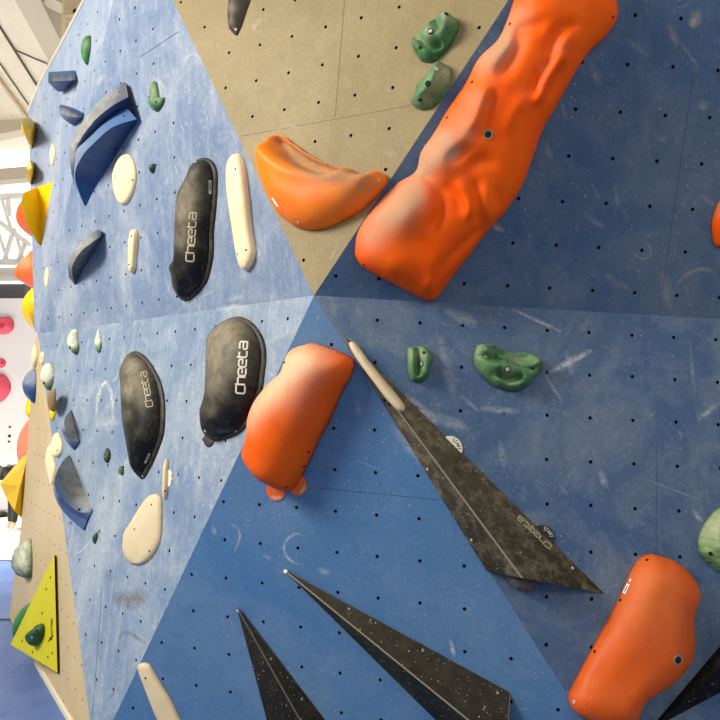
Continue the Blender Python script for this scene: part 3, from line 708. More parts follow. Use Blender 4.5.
o = dome('climbing_hold', TN, [(255.5, 149), (261, 141), (273, 135), (282, 135.6), (293, 142), (306.7, 152), (322, 161), (340, 166.7), (364.4, 170.7), (380, 171.6), (386.7, 176.7), (386.7, 184.4), (377.8, 196.7), (360, 212), (340, 223), (324.4, 229), (309, 230.4), (295.6, 226.7), (284.4, 219), (275.6, 210), (264.4, 189), (256.7, 166.7)],
         0.14, [(274, 158), (292, 180), (322, 192), (366, 184)], 'orange_banana', 'smooth orange banana-shaped hold at the lower tip of the tan panel', b=0.9, p=2.4, q=1.8, N=170, R=24, fit=True, smooth_spine=8,
         bumps=groove([(280, 143), (290, 152), (304, 162), (322, 169), (342, 173.5)], 6, -.15) + groove([(292, 156), (304, 164), (320, 170), (332, 172.5)], 3.5, -.06) + groove([(270, 150), (284, 166), (304, 179), (330, 184), (360, 183)], 6, .02),
         chalk=[(288, 150, 7, 1.1), (300, 160, 7, 1.2), (314, 167, 7, 1.2), (328, 171.5, 7, 1.1), (345, 174, 8, .8), (362, 175, 8, .55), (276, 139, 6, .6), (312, 184, 12, .28), (345, 190, 14, .3), (372, 188, 10, .35), (300, 198, 16, .12)])  # spots along the groove paint its shade brownish together with real chalk
t = bvh(o)
for x, y in [(378.5, 180), (298.5, 222.5)]: stud(o, x, y, .008, 'screw', 'screw', tree=t)
ribbon(t, [[(272.5, 198), (278, 206.5)]], 1.8, 'white', o, 'label_sticker')
o = dome('climbing_hold', LT, [(300, 346), (291.7, 349), (285, 358), (280, 371), (266.7, 385), (255, 400), (247.5, 416.7), (246, 430), (244.5, 440), (241.5, 450), (241, 459), (246.7, 470), (256.7, 480), (270, 487.5), (281.7, 491), (291.7, 490), (300, 480), (310, 461.7), (320, 440), (330, 421.7), (341.8, 395), (351.5, 376.8), (355, 364), (351.5, 357), (339, 351), (325, 345.7), (311.7, 343)],
         0.20, [(322, 366), (300, 398), (283, 436), (274, 464)], 'orange_mid', 'rounded orange hold with chalked shoulder between the black holds and the long wedge', b=1.0, p=2.2, q=2.0, N=110, R=22, fit=True, smooth_spine=8,
         chalk=[(300, 360, 14, .75), (285, 372, 12, .6), (268, 392, 11, .65), (256, 408, 9, .55), (320, 355, 12, .3), (250, 425, 7, .35), (290, 395, 14, .25)], bumps=[(243, 446, 7, -.02)])
t = bvh(o)
for x, y in [(284.5, 362.5), (286, 487.5), (308.5, 452), (304, 466.5)]: stud(o, x, y, .007, tree=t)
o = dome('climbing_hold', RL, [(645, 554.5), (660, 555.5), (677.5, 562.5), (692.5, 576), (699.5, 590), (700, 602.5), (695, 617), (695, 645), (690, 665), (672.5, 685), (647.5, 702.5), (642, 714), (632, 726), (605, 727), (585, 719), (572.5, 710), (568, 697.5), (572.5, 685), (592.5, 647.5), (617.5, 600), (632.5, 567.5)],
         0.12, [(650, 590), (645, 640), (610, 690)], 'orange_low', 'kidney-shaped dusty orange hold with a large bolt hole on the lower right', b=0.75, p=2.3, q=1.8, N=110, R=20, fit=True, smooth_spine=8, chalk=[(640, 580, 25, .18), (655, 610, 30, .2)], bumps=[(600, 672, 16, -.02)])
t = bvh(o); stud(o, 678, 660, .015, tree=t, ring='worn')
for x, y in [(647, 560), (620.5, 600), (594.7, 651.5)]: stud(o, x, y, .007, tree=t)
stud(o, 574, 702, .009, 'screw', 'screw', tree=t)
ribbon(t, [[(624, 593.5), (628.6, 584)]], 3.0, 'white', o, 'label_sticker'); ribbon(t, [[(629.6, 582), (631.2, 579)]], 1.4, 'white', o, 'label_sticker')
ribbon(t, [[(624.8, 592), (628, 585.4)]], 0.7, 'ink', o, 'label_print', .0022)
o = dome('climbing_hold', RU, [(720, 200), (715, 210), (712, 221), (711.7, 231), (714, 243), (717.8, 247), (727, 246), (737, 236), (742, 217), (736, 200), (728, 195)], 0.06, None, 'orange_big', 'small orange hold cut by the right edge on the dark panel', N=48, R=10, chalk=[(716, 206, 5, .5)])
# tan panel
o = dome('climbing_hold', TN, [(228.7, 0), (227.5, 12.5), (228.7, 26.7), (231.7, 31.7), (236.7, 36), (239, 33), (243, 23), (247.5, 10), (251, 0), (253, -12), (249, -25), (240, -30), (232, -22), (229, -10)], 0.05, [(236, 24), (239, -14)], 'brown', 'dark brown ridged hold hanging at the top of the tan panel', b=1, p=1.3, q=1.2, N=60, R=12, chalk=[(232, 8, 4, .8), (231, 22, 3, .5)], smooth_spine=1)
stud(o, 236, 29.5, .007, 'screw', 'screw')
def green(f, pts, H, lab, mat='green', bumps=(), chalk=(), studs=(), grp=None, noise=.009, sp=None, **k):
    o = dome('climbing_hold', f, pts, H, sp, mat, lab, group=grp or 'green holds', b=k.pop('b', .8), p=2.2, q=k.pop('q', 1.8), N=k.pop('N', 72), R=14, fit=True, bumps=bumps, chalk=chalk, noise=noise * min(1.0, np.ptp(np.array(pts), axis=0).min() / 26.0) ** 1.3, nfreq=34, **k)
    t = bvh(o)
    for s_ in studs: stud(o, s_[0], s_[1], s_[2], s_[3] if len(s_) > 3 else 'hole', 'bolt' if len(s_) > 3 else 'bolt_hole', ring=s_[4] if len(s_) > 4 else None, tree=t)
    return o
green(TN, [(411, 45), (411.7, 36.7), (418, 33), (426.7, 26), (435, 16), (441.7, 11.3), (450, 10.8), (457.5, 15), (459, 23), (456, 31.7), (451.7, 41.7), (443, 53), (433, 61.7), (425, 63), (418, 59)], .075, 'mottled green hold near the top of the tan panel, upper of its pair',
      bumps=groove([(436, 18), (440, 26), (446, 36)], 3.5, -.045) + groove([(424, 34), (432, 26), (440, 18)], 3, .02) + groove([(414, 40), (420, 42), (426, 46), (434, 52), (444, 48)], 2.2, -.03) + groove([(448, 18), (453, 28), (448, 42)], 4, .02) + [(420, 50, 4, .012), (434, 44, 4, .014)], chalk=[(428, 31, 6, .5), (445, 16, 6, .35), (418, 37, 4, .3)], studs=[(430.5, 31, .009, 'screw', 'hole'), (420, 47.5, .008), (446.5, 14, .009)], sp=[(425, 45), (445, 25)])
green(TN, [(411, 102.5), (414, 95), (416.7, 85), (423, 78), (433, 65), (440, 61), (447.5, 62.5), (450.5, 68), (450, 83), (446.7, 93), (440, 101.7), (426.7, 110), (416.7, 109)], .065, 'faceted green hold on the tan panel, lower of its pair',
      bumps=groove([(444, 64), (444, 78), (438, 92), (424, 104)], 3.5, .026) + groove([(448, 70), (447, 84), (441, 97), (430, 105)], 2.5, -.02) + groove([(416, 96), (424, 84), (432, 74)], 3, -.016), chalk=[(435, 80, 8, .4), (425, 97, 6, .3), (446, 70, 6, .5)], studs=[(428, 83.5, .013), (436.5, 69, .008, 'screw'), (420, 100, .008)], sp=[(424, 98), (440, 75)], q=1.3)
green(RL, [(474, 356), (476.7, 346.4), (482, 344), (493, 345), (503, 350), (514, 353), (526.7, 352.6), (536.4, 356), (542.6, 363), (542, 370), (535, 377), (529.4, 385), (519.7, 391), (508.6, 391), (494.7, 386.7), (483.6, 377), (475, 366)], .075, 'large bean-shaped green hold with three bolt holes on the lower right panel',
      bumps=groove([(495, 374), (502, 380), (510, 381), (518, 377)], 2.6, -.05) + groove([(494, 380), (508, 386), (522, 382)], 3, .02) + groove([(476, 357), (492, 362), (506, 365), (526, 371), (540, 368)], 2.2, -.022) + groove([(494, 347), (506, 355), (520, 360), (532, 362)], 3.5, -.04) + groove([(484, 345), (488, 352), (492, 358)], 2, -.02) + [(482, 352, 5, .016), (534, 362, 5, .012)], chalk=[(480, 350, 6, .4), (515, 357, 7, .35), (508, 380, 6, .35), (480, 368, 6, .3)], studs=[(507.5, 369.4, .010, 'screw', 'hole'), (485.5, 356.5, .008, 'screw'), (532.5, 368, .008)], sp=[(485, 358), (508, 368), (532, 366)], N=96)
green(RL, [(408, 348.6), (416.7, 346.7), (424.5, 346.7), (432, 354.5), (433, 360), (429, 370), (428.4, 377.8), (420.6, 382.7), (412, 380.7), (408, 372), (407.5, 360)], .06, 'knobbly green hold just right of the cream sliver on the long black wedge',
      bumps=groove([(417, 348), (416, 360), (417, 376)], 2, -.034) + groove([(411, 352), (411, 364), (413, 376)], 3.5, .02) + groove([(426, 352), (426, 366), (423, 378)], 3, .016), chalk=[(412, 355, 6, .5), (424, 352, 5, .3)], studs=[(421.5, 364, .009, 'screw', 'hole'), (424, 352.5, .008)])
green(RL, [(720, 508), (707.8, 519.9), (699.4, 534.4), (698, 548), (702, 556.7), (710.6, 563.6), (720, 571), (735, 572), (748, 555), (748, 525), (735, 509)], .09, 'pale swirled green hold cut by the right edge of the lower panel', 'green_pale', chalk=[(712, 530, 12, .5), (725, 520, 10, .5)], studs=[(710.5, 553.5, .009)])

# ------------------------------------------------------------------ black volumes
# the long wedge lying along the crease
A0, Bl, Br = RL.at(343, 338), RL.at(486.5, 571), RL.at(604.3, 593.5)
rid = RL.at(522, 578, .15); tipr = RL.at(344.5, 339, .012)
A1 = RL.at(347, 338.5)
vol = poly('wall_volume', [A0, A1, Br, Bl, tipr, rid], [(0, 4, 5, 3), (4, 1, 2, 5), (3, 5, 2), (0, 1, 4), (0, 3, 2, 1)], [M['black_wood'], M['worn']],
           'long grey-black wooden wedge pointing up along the crease, lettered near its edge', bev=.006, worn=[(4, 5)], chalk=[.55, .4, .1, .05, .6, .15], base=lerp(A0, Br, .5))
VR = plane3(tipr, Br, rid); VLf = plane3(tipr, rid, Bl)
tv = bvh(vol)
lettering(vol, 'Cheeta', (551.5, 545.5), (519.5, 515.5), 4.0, (-0.62, 0.78), 1.0, 'dim_mark', tree=tv)
for x, y in [(427.5, 469.5), (471.5, 540), (572.5, 568), (391, 401)]: stud(vol, x, y, .007, 'screw', 'screw', tree=tv)
for x, y in [(384, 400), (389, 404)]: stud(vol, x, y, .007, tree=tv)
dome('climbing_hold', VR, [(349, 343), (353, 343.5), (358, 349), (370, 366), (385, 384), (397, 398), (403.5, 408), (403, 412), (398, 411), (388, 401), (374, 383), (360, 364), (351, 350)], .03, [(354, 348), (377, 377), (400, 408)], 'cream_dusty', 'narrow cream sliver hold screwed along the upper ridge of the long wedge', b=.7, N=64, R=8, smooth_spine=1)
dome('climbing_hold', RL, [(504, 575), (510, 571), (528, 573), (535, 579), (534, 586), (527, 590.5), (518, 590), (510, 584)], .07, [(513, 579), (526, 582)], 'brown', 'grubby brown hold tucked under the blunt end of the long black wedge', N=48, R=10, allchalk=.6)
disc_tag(RL, 450, 448.5, 12.2, 'white_tag', 'ink', 32, 'cream round start tag peeking out beside the long black wedge')
disc_tag(RL, 542.5, 537.5, 11.6, 'black_tag', 'white_mark', 40, 'black round start tag by the lettered edge of the long wedge')
disc_tag(LT, 276, 490.5, 10.2, 'orange_tag', 'white_mark', -92, 'orange start tag hanging directly below the rounded orange hold, left of two')
disc_tag(LT, 297.5, 485, 10.2, 'orange_tag', 'white_mark', -40, 'orange start tag at the lower right corner of the rounded orange hold')
# spikes on the lower middle panel
def spike(f, tip, up, lo, ridge, h, lab, worn_mat, chalk=None, end=None):
    P = [f.at(*tip), f.at(*up), f.at(*lo), f.at(tip[0] + .6, tip[1] + .6, .02), f.at(*ridge, h)]
    fs = [(0, 3, 4, 2), (0, 1, 4, 3), (1, 2, 4), (0, 2, 1)]
    return poly('wall_volume', P, fs, [M['black_vol'], M[worn_mat]], lab, bev=.005, worn=[(3, 4), (1, 4)], base=(P[0] + P[1] + P[2]) / 3, chalk=chalk)
o = spike(LT, (283.5, 570), (511, 693), (478, 762), (507, 752), .15, 'long black spike volume with scuffed ridge, pointing up left in the middle', 'worn', [.3, .15, 0, .35, .12])
t = bvh(o)
for x, y in [(349, 609), (423, 650.5), (497.5, 693)]: stud(o, x, y, .0065, 'worn', 'screw', tree=t)
stud(o, 285.5, 571.5, .010, 'white_tag', 'screw', tree=t)
o = spike(LT, (237, 608.5), (352, 755), (279, 766), (325, 765), .11, 'short black spike volume left of the longer spike at the bottom', 'worn_dim', [.2, 0, 0, .2, 0])
t = bvh(o)
for x, y in [(271, 659), (302, 699)]: stud(o, x, y, .006, 'worn', 'screw', tree=t)
stud(o, 237.8, 610.5, .008, 'white_tag', 'screw', tree=t)
P = [RL.at(648, 731), RL.at(742, 620), RL.at(760, 672), RL.at(650, 730, .01), RL.at(750, 640, .14)]
poly('wall_volume', P, [(0, 3, 4, 2), (0, 1, 4, 3), (1, 2, 4), (0, 2, 1)], [M['black_vol'], M['worn_dim']], 'black spike volume cut off in the bottom right corner', bev=.004, worn=[(0, 2)], base=P[0])

# ------------------------------------------------------------------ black lettered holds on the left panels
def cheeta(f, pts, sp, lab, H, b0, b1, size, up, wpx, chalk, studs, sticker, mark='dim_mark'):
    # a thin flat foot under a smooth swelling body
    T = smooth_closed(pts, 60); tn = np.roll(T, -1, 0) - np.roll(T, 1, 0); tn /= np.linalg.norm(tn, axis=1)[:, None]
    nr = np.stack([tn[:, 1], -tn[:, 0]], 1); nr = nr if ((T - T.mean(0)) * nr).sum() > 0 else -nr
    inn = T - nr * (2.6 * np.clip(nr[:, :1] * 1.2 + .85, 0, 1))
    o = dome('climbing_hold', f, inn, H, sp, 'black', lab, 'climbing hold', 'lettered black holds', b=.95, p=2.3, q=1.9, N=110, R=20, fit=True, smooth_spine=8, chalk=chalk)  # chalk spots also paint the light on the upper left flank
    dome('foot', f, T, .016, sp, 'black', None, b=.12, N=110, R=8, parent=o, chalk=[(c_[0], c_[1], c_[2], c_[3] * .5) for c_ in chalk], allchalk=.12, fit=True)
    t = bvh(o)
    lettering(o, 'Cheeta', b0, b1, size, up, wpx, mark, tree=t)
    for x, y in studs: stud(o, x, y, .008, 'screw', 'screw', tree=t)
    if sticker: ribbon(t, [sticker[:2]], sticker[2], 'white_mark', o, 'label_sticker'); ribbon(t, [[lerp(np.array(sticker[0], float), np.array(sticker[1], float), .25), lerp(np.array(sticker[0], float), np.array(sticker[1], float), .9)]], sticker[2] * .4, 'ink', o, 'label_print', .0022)
    return o
cheeta(LU, [(172.5, 260), (174, 240), (175, 210), (177.5, 191.7), (184, 180), (190, 166.7), (196.7, 160), (205, 157.5), (212.5, 161), (216.7, 168), (217.8, 176.7), (217.5, 193), (215.8, 215), (214, 233), (214, 250), (212.5, 263), (208, 280), (200, 291.7), (191.7, 299), (186, 301.3), (180, 299), (173, 288), (171, 276), (168.5, 270), (170, 263)],
       [(200, 180), (195, 225), (188, 275)], 'tall black lettered hold, highest of the three, beside the long cream one', .11, (193.8, 261.5), (196.4, 212.8), 6.6, (-1, -.06), 1.35,
       [(186, 190), (180, 215, 9, .6), (180, 240, 8, .45)] and [(186, 186, 9, .5), (182, 212, 9, .7), (180, 238, 8, .55), (190, 200, 12, .3), (196, 168, 6, .2)], [(214.5, 200), (212, 256.5), (188.5, 298), (195.5, 162)], [(210, 194), (210, 180.5), 2.6])
o = cheeta(LL, [(206, 344.7), (207.4, 336.4), (215, 326.7), (226, 319.7), (237, 316.3), (247, 319), (255, 325), (262, 335), (265.7, 346), (266.4, 360), (265, 372.5), (263, 388), (257.8, 402), (251, 419), (244, 430), (235.6, 436), (224, 440), (214.7, 441.5), (206, 436.7), (201.5, 429.7), (199.4, 417), (200, 407.5), (203, 398), (204.6, 385), (205.3, 367)],
       [(238, 345), (234, 380), (222, 415)], 'widest black lettered hold, just left of the rounded orange hold', .12, (244.6, 393.5), (247.5, 342), 7.4, (-1, -.06), 1.7,
       [(218, 335, 14, .75), (214, 360, 12, .8), (214, 385, 9, .6), (235, 330, 12, .5), (240, 365, 10, .15), (208, 410, 6, .3)], [(210.5, 331), (248, 320.5), (263.5, 373), (236, 431.5), (205, 431)], None, 'white_mark')
dome('foot_plate', LL, [(203, 438), (207, 436), (214, 440), (213, 445), (209, 447.5), (205, 445)], .012, None, 'brown', None, N=24, R=4, parent=o)
cheeta(LL, [(119, 374.4), (120.8, 366), (125.7, 356.4), (132, 351.5), (139, 352), (147, 357.8), (154, 367.5), (161, 381.4), (164.6, 396.7), (165.5, 413), (164.6, 430), (162.5, 440), (155.5, 458), (148.6, 472), (143, 479.4), (137.5, 476), (130.6, 466.7), (128, 455.5), (125, 439), (122, 421), (120.8, 404), (120.2, 385.6)],
       [(140, 375), (146, 410), (143, 450)], 'leaf-shaped black lettered hold, lowest and leftmost of the three', .11, (153, 406), (146.2, 371.5), 5.6, (-.98, .2), 0.9,
       [(130, 365, 9, .7), (127, 390, 7, .75), (137, 375, 10, .4), (125, 415, 5, .4), (140, 395, 10, .25)], [(131, 353), (163, 427.5), (143, 476), (154, 372)], [(145, 463), (149.5, 453.5), 2.0])

# ------------------------------------------------------------------ cream wooden holds
def cream(f, pts, H, sp, lab, mat='cream', b=.45, N=64, studs=(), **k):
    o = dome('wooden_hold', f, pts, H, sp, mat, lab, 'climbing hold', 'cream wooden holds', b=b, N=N, R=10, fit=True, smooth_spine=2, **k); t = bvh(o)
    for x, y in studs: stud(o, x, y, .005, tree=t)
    return o
cream(LU, [(225, 173), (226.7, 161.7), (231.7, 155), (237.5, 153), (242.5, 156.7), (246, 166.7), (250, 196.7), (253, 226.7), (256, 246.7), (256.3, 254), (253, 265), (246.7, 271), (241, 268), (236, 256.7), (231.7, 230), (227, 198)], .05, [(235, 168), (241, 215), (247, 258)], 'long cream wooden paddle hold right of the tallest black hold', studs=[(235.5, 169), (246, 250), (237.5, 254)], N=80)
cream(LU, [(112, 177.5), (114, 169), (119.7, 158), (126.7, 154), (132, 158), (136, 167.8), (136.7, 180), (133.6, 192.8), (128, 202.5), (122.5, 205), (117.6, 201), (114, 191.4)], .035, [(124, 170), (124, 190)], 'oval cream wooden hold below the big double blue hold', studs=[(115.3, 178), (132.5, 180), (124.5, 158)])
cream(LU, [(129.4, 234), (133.6, 229.4), (137.8, 231), (138.7, 238), (136.4, 256), (135, 267), (131.5, 273), (128, 270.7), (127, 259), (127.4, 245)], .04, [(133, 236), (131.5, 266)], 'thin cream finger-shaped hold between dark blue and tall black holds', studs=[(131.5, 236), (129, 264.5)])
cream(LL, [(122.5, 541.7), (124, 531.7), (131.7, 520), (141.7, 505), (150, 495.8), (156.7, 493.7), (161.7, 498), (162.5, 510), (162.5, 525), (160.8, 540), (155, 553), (146.7, 561.7), (136.7, 565), (128, 561.7), (123, 553)], .035, [(152, 512), (141, 545)], 'pear-shaped cream wooden hold low on the left panel', 'cream_dusty', studs=[(134.5, 529), (151.5, 504.5), (149.5, 551)], bumps=[(141, 556, 6, -.008)], chalk=[(140, 530, 20, .2)])
cream(LL, [(161.8, 477.8), (163, 465), (166, 458.6), (168, 461), (168.8, 472), (167.4, 490), (164, 499), (161, 496)], .03, [(166, 468), (164.5, 492)], 'slim cream wooden hold just above the pear-shaped one', 'cream_dusty', studs=[(165, 491)])
c_ = disc_tag(LL, 168.3, 478.5, 8.2, 'white_tag', 'ink', 0, 'cream round start tag half behind the slim wooden hold')
cream(LT, [(137.6, 667.6), (139.5, 663), (145, 662.6), (150, 665.8), (161, 684), (172, 702), (181, 720), (187, 732), (181, 740), (170, 738), (157.5, 720), (146.7, 693)], .03, [(144, 670), (160, 700), (178, 732)], 'cream wooden finger hold at the bottom edge, right of the pale blue panel', 'cream_dusty', studs=[(145.5, 678)])
cream(TL, [(45, 459.7), (46.7, 450), (50, 444), (53, 446), (54, 459.7), (55.5, 469), (54.8, 480.6), (53, 485), (49.4, 477.8), (46, 469.4)], .03, [(49.5, 452), (52, 478)], 'cream curved wooden hold under the oval one beside the lower blue hold', fit and 'cream' if False else 'cream')
cream(LL, [(51, 446), (53.6, 436), (57.8, 432.6), (61, 437.5), (63.3, 444.4), (62, 452.8), (57.8, 457), (53.6, 455.5), (51, 451)], .03, [(57, 440), (57, 450)], 'oval cream wooden hold left of the small crescent blue hold', studs=[(57.3, 450.5)])
cream(LE, [(52.8, 144), (55.5, 152), (54, 160.5), (51.7, 166), (49.3, 157.8), (50.3, 149.4)], .02, None, 'tiny cream diamond hold high on the far left panel', N=32)
cream(LE, [(47, 267), (49, 275), (46.5, 288), (44, 282), (44.7, 273.6)], .015, None, 'tiny pale yellow sliver hold on the far left panel', N=32)
cream(TL, [(34, 344), (37.3, 352.5), (36.8, 361), (32.6, 368), (31, 359.4)], .03, None, 'small cream hold at the top corner of the weathered tan panel', N=32)
cream(LL, [(41.7, 351.8), (44.4, 355), (43, 362), (40.3, 364), (39.3, 358)], .015, None, 'tiny cream hold right of the cream one at the tan panel top', N=32, studs=[(41.5, 358)])

# ------------------------------------------------------------------ blue holds
o = loft('climbing_hold', LU, [
    [(124, 82, 0), (107, 96, 0), (88, 117, 0), (75.5, 138, 0), (73, 158, 0), (77, 178, 0)],
    [(126, 84, .03), (105, 96, .07), (85, 118, .09), (72, 141, .09), (69.5, 158, .06), (73, 180, .01)],
    [(128.3, 97, .03), (112, 106, .11), (95, 120, .14), (82, 137, .14), (76, 148, .11), (75, 160, .06)],
    [(126.5, 108, .02), (108, 119, .06), (94, 132, .08), (82, 143, .10), (77, 150, .10), (74.5, 166, .055)],
    [(128, 109, .02), (110, 121, .09), (94, 134, .13), (81, 149, .15), (75, 162, .13), (73.5, 182, .04)],
    [(136.8, 119, .03), (113, 127, .12), (95, 142, .17), (81, 158, .18), (75, 178, .12), (84.5, 205.5, .01)],
    [(137, 122, 0), (126, 139, 0), (114, 158, 0), (104, 174, 0), (94, 190, 0), (86, 206, 0)]], 'blue_hold',
    'large two-tiered blue fin hold high on the left panel', mats=['steel_hold', 'navy', 'blue_hold'], strips=[0, 0, 1, 2, 2, 1, 1], N=40,  # one blue hold: navy skins paint faces turned from light, blue ones lit
    chalk=[(100, 105, 9, .7), (86, 122, 9, .8), (75, 142, 9, .8), (112, 93, 7, .5), (122, 90, 5, .2), (71, 160, 7, .6)])
t = bvh(o)
for x, y in [(120, 92), (77, 144), (124, 116), (115, 149), (97.5, 177)]: stud(o, x, y, .007, tree=t)
loft('climbing_hold', LE, [[(48.6, 72, .0), (60, 71.3, 0), (75.4, 70.4, 0)], [(48.3, 74.5, .09), (60, 75, .08), (75.6, 75, 0.01)], [(48.3, 80.5, .13), (61, 81, .10), (75.7, 80, .02)], [(48.6, 82.5, .12), (60.4, 91.7, .03), (75.7, 79.5, 0.005)], [(52, 82, 0), (62, 84, 0), (75.6, 78, 0)]],
     'navy', 'small dark blue ledge hold at upper left, wedge-shaped with a grey band', mats=['navy', 'steel_hold'], strips=[0, 1, 0, 0, 0], chalk=[(55, 78.5, 2.2, .6), (62, 78.5, 2.2, .6), (70, 78.5, 2.2, .6)], smooth=True)
loft('climbing_hold', LE, [[(60.5, 104.3, 0), (72, 107.5, 0), (83.3, 112.6, 0)], [(60, 105.5, .05), (72, 110, .05), (83, 114, .01)], [(59.3, 111, .10), (71, 116.5, .08), (82, 117.5, .01)], [(59.7, 115.4, .10), (66, 121, .06), (73.8, 125.8, .01)], [(64, 113, 0), (72, 119, 0), (76, 122, 0)]],
     'steel_hold', 'small slate blue ledge hold just left of the two-tiered blue fin', mats=['steel_hold', 'navy'], strips=[1, 0, 1, 1, 1], chalk=[(61, 112, 3.5, .8), (67, 116, 3, .7), (74, 119, 3, .6)])
loft('climbing_hold', LU, [[(98, 229.6, 0), (86, 238.5, 0), (75.5, 251, 0), (71, 263, 0), (72, 277, 0)], [(97.5, 229.4, .02), (84, 239, .06), (73, 252, .08), (68, 264, .06), (69, 277.5, .01)],
     [(103, 231.5, .02), (88.5, 240, .09), (77, 251, .12), (70.5, 264, .10), (71.5, 279, .03)], [(103.8, 234, .01), (90, 244, .11), (79.5, 253, .14), (72, 268, .11), (74.6, 284.6, .005)], [(103.9, 235, 0), (94, 251, 0), (84, 268, 0), (75.5, 285, 0)]],
     'steel_hold', 'dark slate half-moon hold below the two-tiered blue fin', mats=['navy', 'steel_hold'], strips=[1, 1, 1, 1, 1], chalk=[(88, 239, 7, .7), (77, 249, 6, .8), (70, 262, 5, .5), (82, 262, 8, .12)])
dome('climbing_hold', TL, [(33.3, 368.5), (36, 372), (36.4, 386), (34.4, 402.5), (30.5, 401), (26.4, 398), (21.8, 389), (21, 382), (25, 374)], .17, [(30, 385)], 'navy', 'rounded navy hold with chalked top on the edge of the weathered tan panel', N=64, R=12, fit=True, chalk=[(29, 375, 5, 1.2), (33, 379, 5, 1.0), (25, 379, 4, .8)], q=1.7)
loft('climbing_hold', LL, [[(71.2, 410, 0), (74, 420, 0), (76.5, 430, 0), (79.2, 440, 0)], [(71, 410, .01), (66, 416, .08), (64, 423, .12), (66.5, 431, .10), (72, 436.5, .05), (79, 440, .01)],
     [(70.5, 411, .01), (62.5, 418, .11), (60.3, 427, .13), (64, 434, .11), (71, 440, .06), (79, 441.5, .01)], [(69, 414, .0), (62, 424, .07), (62.5, 434, .07), (67, 442, .05), (73, 445, .03), (76.5, 446, .01)], [(68, 418, 0), (63.5, 430, .02), (66, 440, .03), (70, 446, .02), (74.5, 450.5, 0)], [(72, 415, 0), (73, 430, 0), (75, 446, 0)]],
     'blue_hold', 'small crescent blue hold with grey chalked face, above the larger one', mats=['steel_hold', 'navy', 'blue_hold'], strips=[0, 1, 2, 1, 1, 1], chalk=[(69, 420, 8, 1.5), (73, 432, 8, 1.4)])
o = loft('climbing_hold', LL, [[(69.2, 455, 0), (77, 473, 0), (84, 491, 0), (91.6, 509, 0)], [(68.5, 455.5, .02), (61, 464, .13), (58.5, 474, .18), (61.5, 486, .16), (70, 497.5, .10), (81, 504.5, .05), (91.5, 509.5, .01)],
     [(66, 458, .04), (57.5, 470, .18), (54.5, 484, .22), (58, 494, .20), (68, 504, .13), (80, 512, .06), (91, 512, .01)], [(62, 463, .03), (55.5, 478, .15), (53.5, 492, .17), (60, 503, .14), (70, 511.5, .09), (80, 517, .04), (87, 519.5, .01)],
     [(60, 470, 0), (55, 488, .10), (56, 500, .10), (63.5, 512, .07), (75, 523, .04), (84, 530.5, .005)], [(66, 465, 0), (70, 485, 0), (78, 505, 0), (86, 528, 0)]],
     'blue_hold', 'large crescent blue hold with grey dished face beside the tan panel edge', mats=['steel_hold', 'navy', 'blue_hold'], strips=[0, 2, 1, 2, 1, 1], chalk=[(72, 472, 14, .75), (82, 498, 11, 1.1), (70, 460, 8, .5), (86, 506, 6, .4)], N=40)
stud(o, 79, 509.5, .008); stud(o, 84.7, 528, .008, name='bolt_hole')

# ------------------------------------------------------------------ small green holds on the left
green(LE, [(89, 35.4), (91, 38), (90.3, 48.6), (84.7, 65.3), (81.3, 58.3), (80.5, 51.4), (83.3, 41.7)], .05, 'leaf-shaped green hold at the very top of the far left panel', 'green_vivid', chalk=[(88, 45, 4, .3)], N=40)
green(LU, [(150.8, 83.3), (155, 81.7), (157.5, 90), (159, 97), (165, 97.5), (163, 105), (156.7, 111.7), (150.8, 109), (148, 101.7), (149, 93)], .045, 'two-lobed green hold right of the two-tiered blue fin', 'green', chalk=[(153, 88, 5, .5), (157, 98, 4, .3)], studs=[(156, 102, .006), (149, 97, .005)], bumps=[(154, 95, 3, -.02)], N=48)
green(LU, [(149, 166.4), (151.7, 163.6), (155, 165), (155, 169), (152.4, 173.3), (149, 172)], .025, 'tiny round green hold right of the oval cream hold', 'green_dark', N=32, studs=[(150.5, 168, .004)])
green(LL, [(67.8, 335), (72, 329.7), (76.4, 331), (77.2, 340.5), (79.6, 347.5), (77.5, 352.4), (73.3, 355), (68.5, 350.3), (66.4, 342)], .06, 'green hold caked with chalk on top, left of its twin below the seam', 'green_chalk', chalk=[(73, 335, 6, 1.5), (71, 341, 4, 1.0)], studs=[(70, 347.5, .008)], N=48)
green(LL, [(96.3, 329.4), (99.7, 335), (102, 342), (100.4, 350.3), (96.3, 353), (93.9, 347.5), (94.9, 337.8)], .05, 'narrow green hold caked with chalk, right of its twin below the seam', 'green_chalk', chalk=[(97, 334, 5, 1.1), (96, 342, 3, .6)], studs=[(94.8, 346.5, .006)], N=40)
green(LL, [(47, 363), (52.8, 367.8), (53.5, 380.3), (46.5, 390.7), (41.7, 384.4), (40, 376), (41.7, 367.8)], .07, 'rounded green hold with white chalky top at the tan panel corner', 'green_chalk', chalk=[(47, 369, 7, 1.8), (44, 375, 4, .8)], studs=[(44, 383, .008)], N=48)
green(LL, [(105.7, 448), (110.5, 452), (109.9, 459), (105.7, 463), (103, 460.4), (103.6, 454)], .03, 'small dark green hold left of the leaf-shaped black hold', 'green_dark', N=32, studs=[(105.5, 457, .006, 'orange_tag')])
green(LL, [(117.5, 470), (119, 466.5), (122, 466), (124, 469), (123.5, 473), (120.5, 475), (118, 473.5)], .03, 'tiny round green hold beside the lower end of the leaf-shaped black hold', 'green', N=32)
green(LL, [(97, 532), (98, 536), (96, 541), (93.5, 544), (92, 541), (92.8, 536)], .02, 'tiny dark green leaf-shaped hold right below the big crescent blue hold', 'green_dark', N=32)
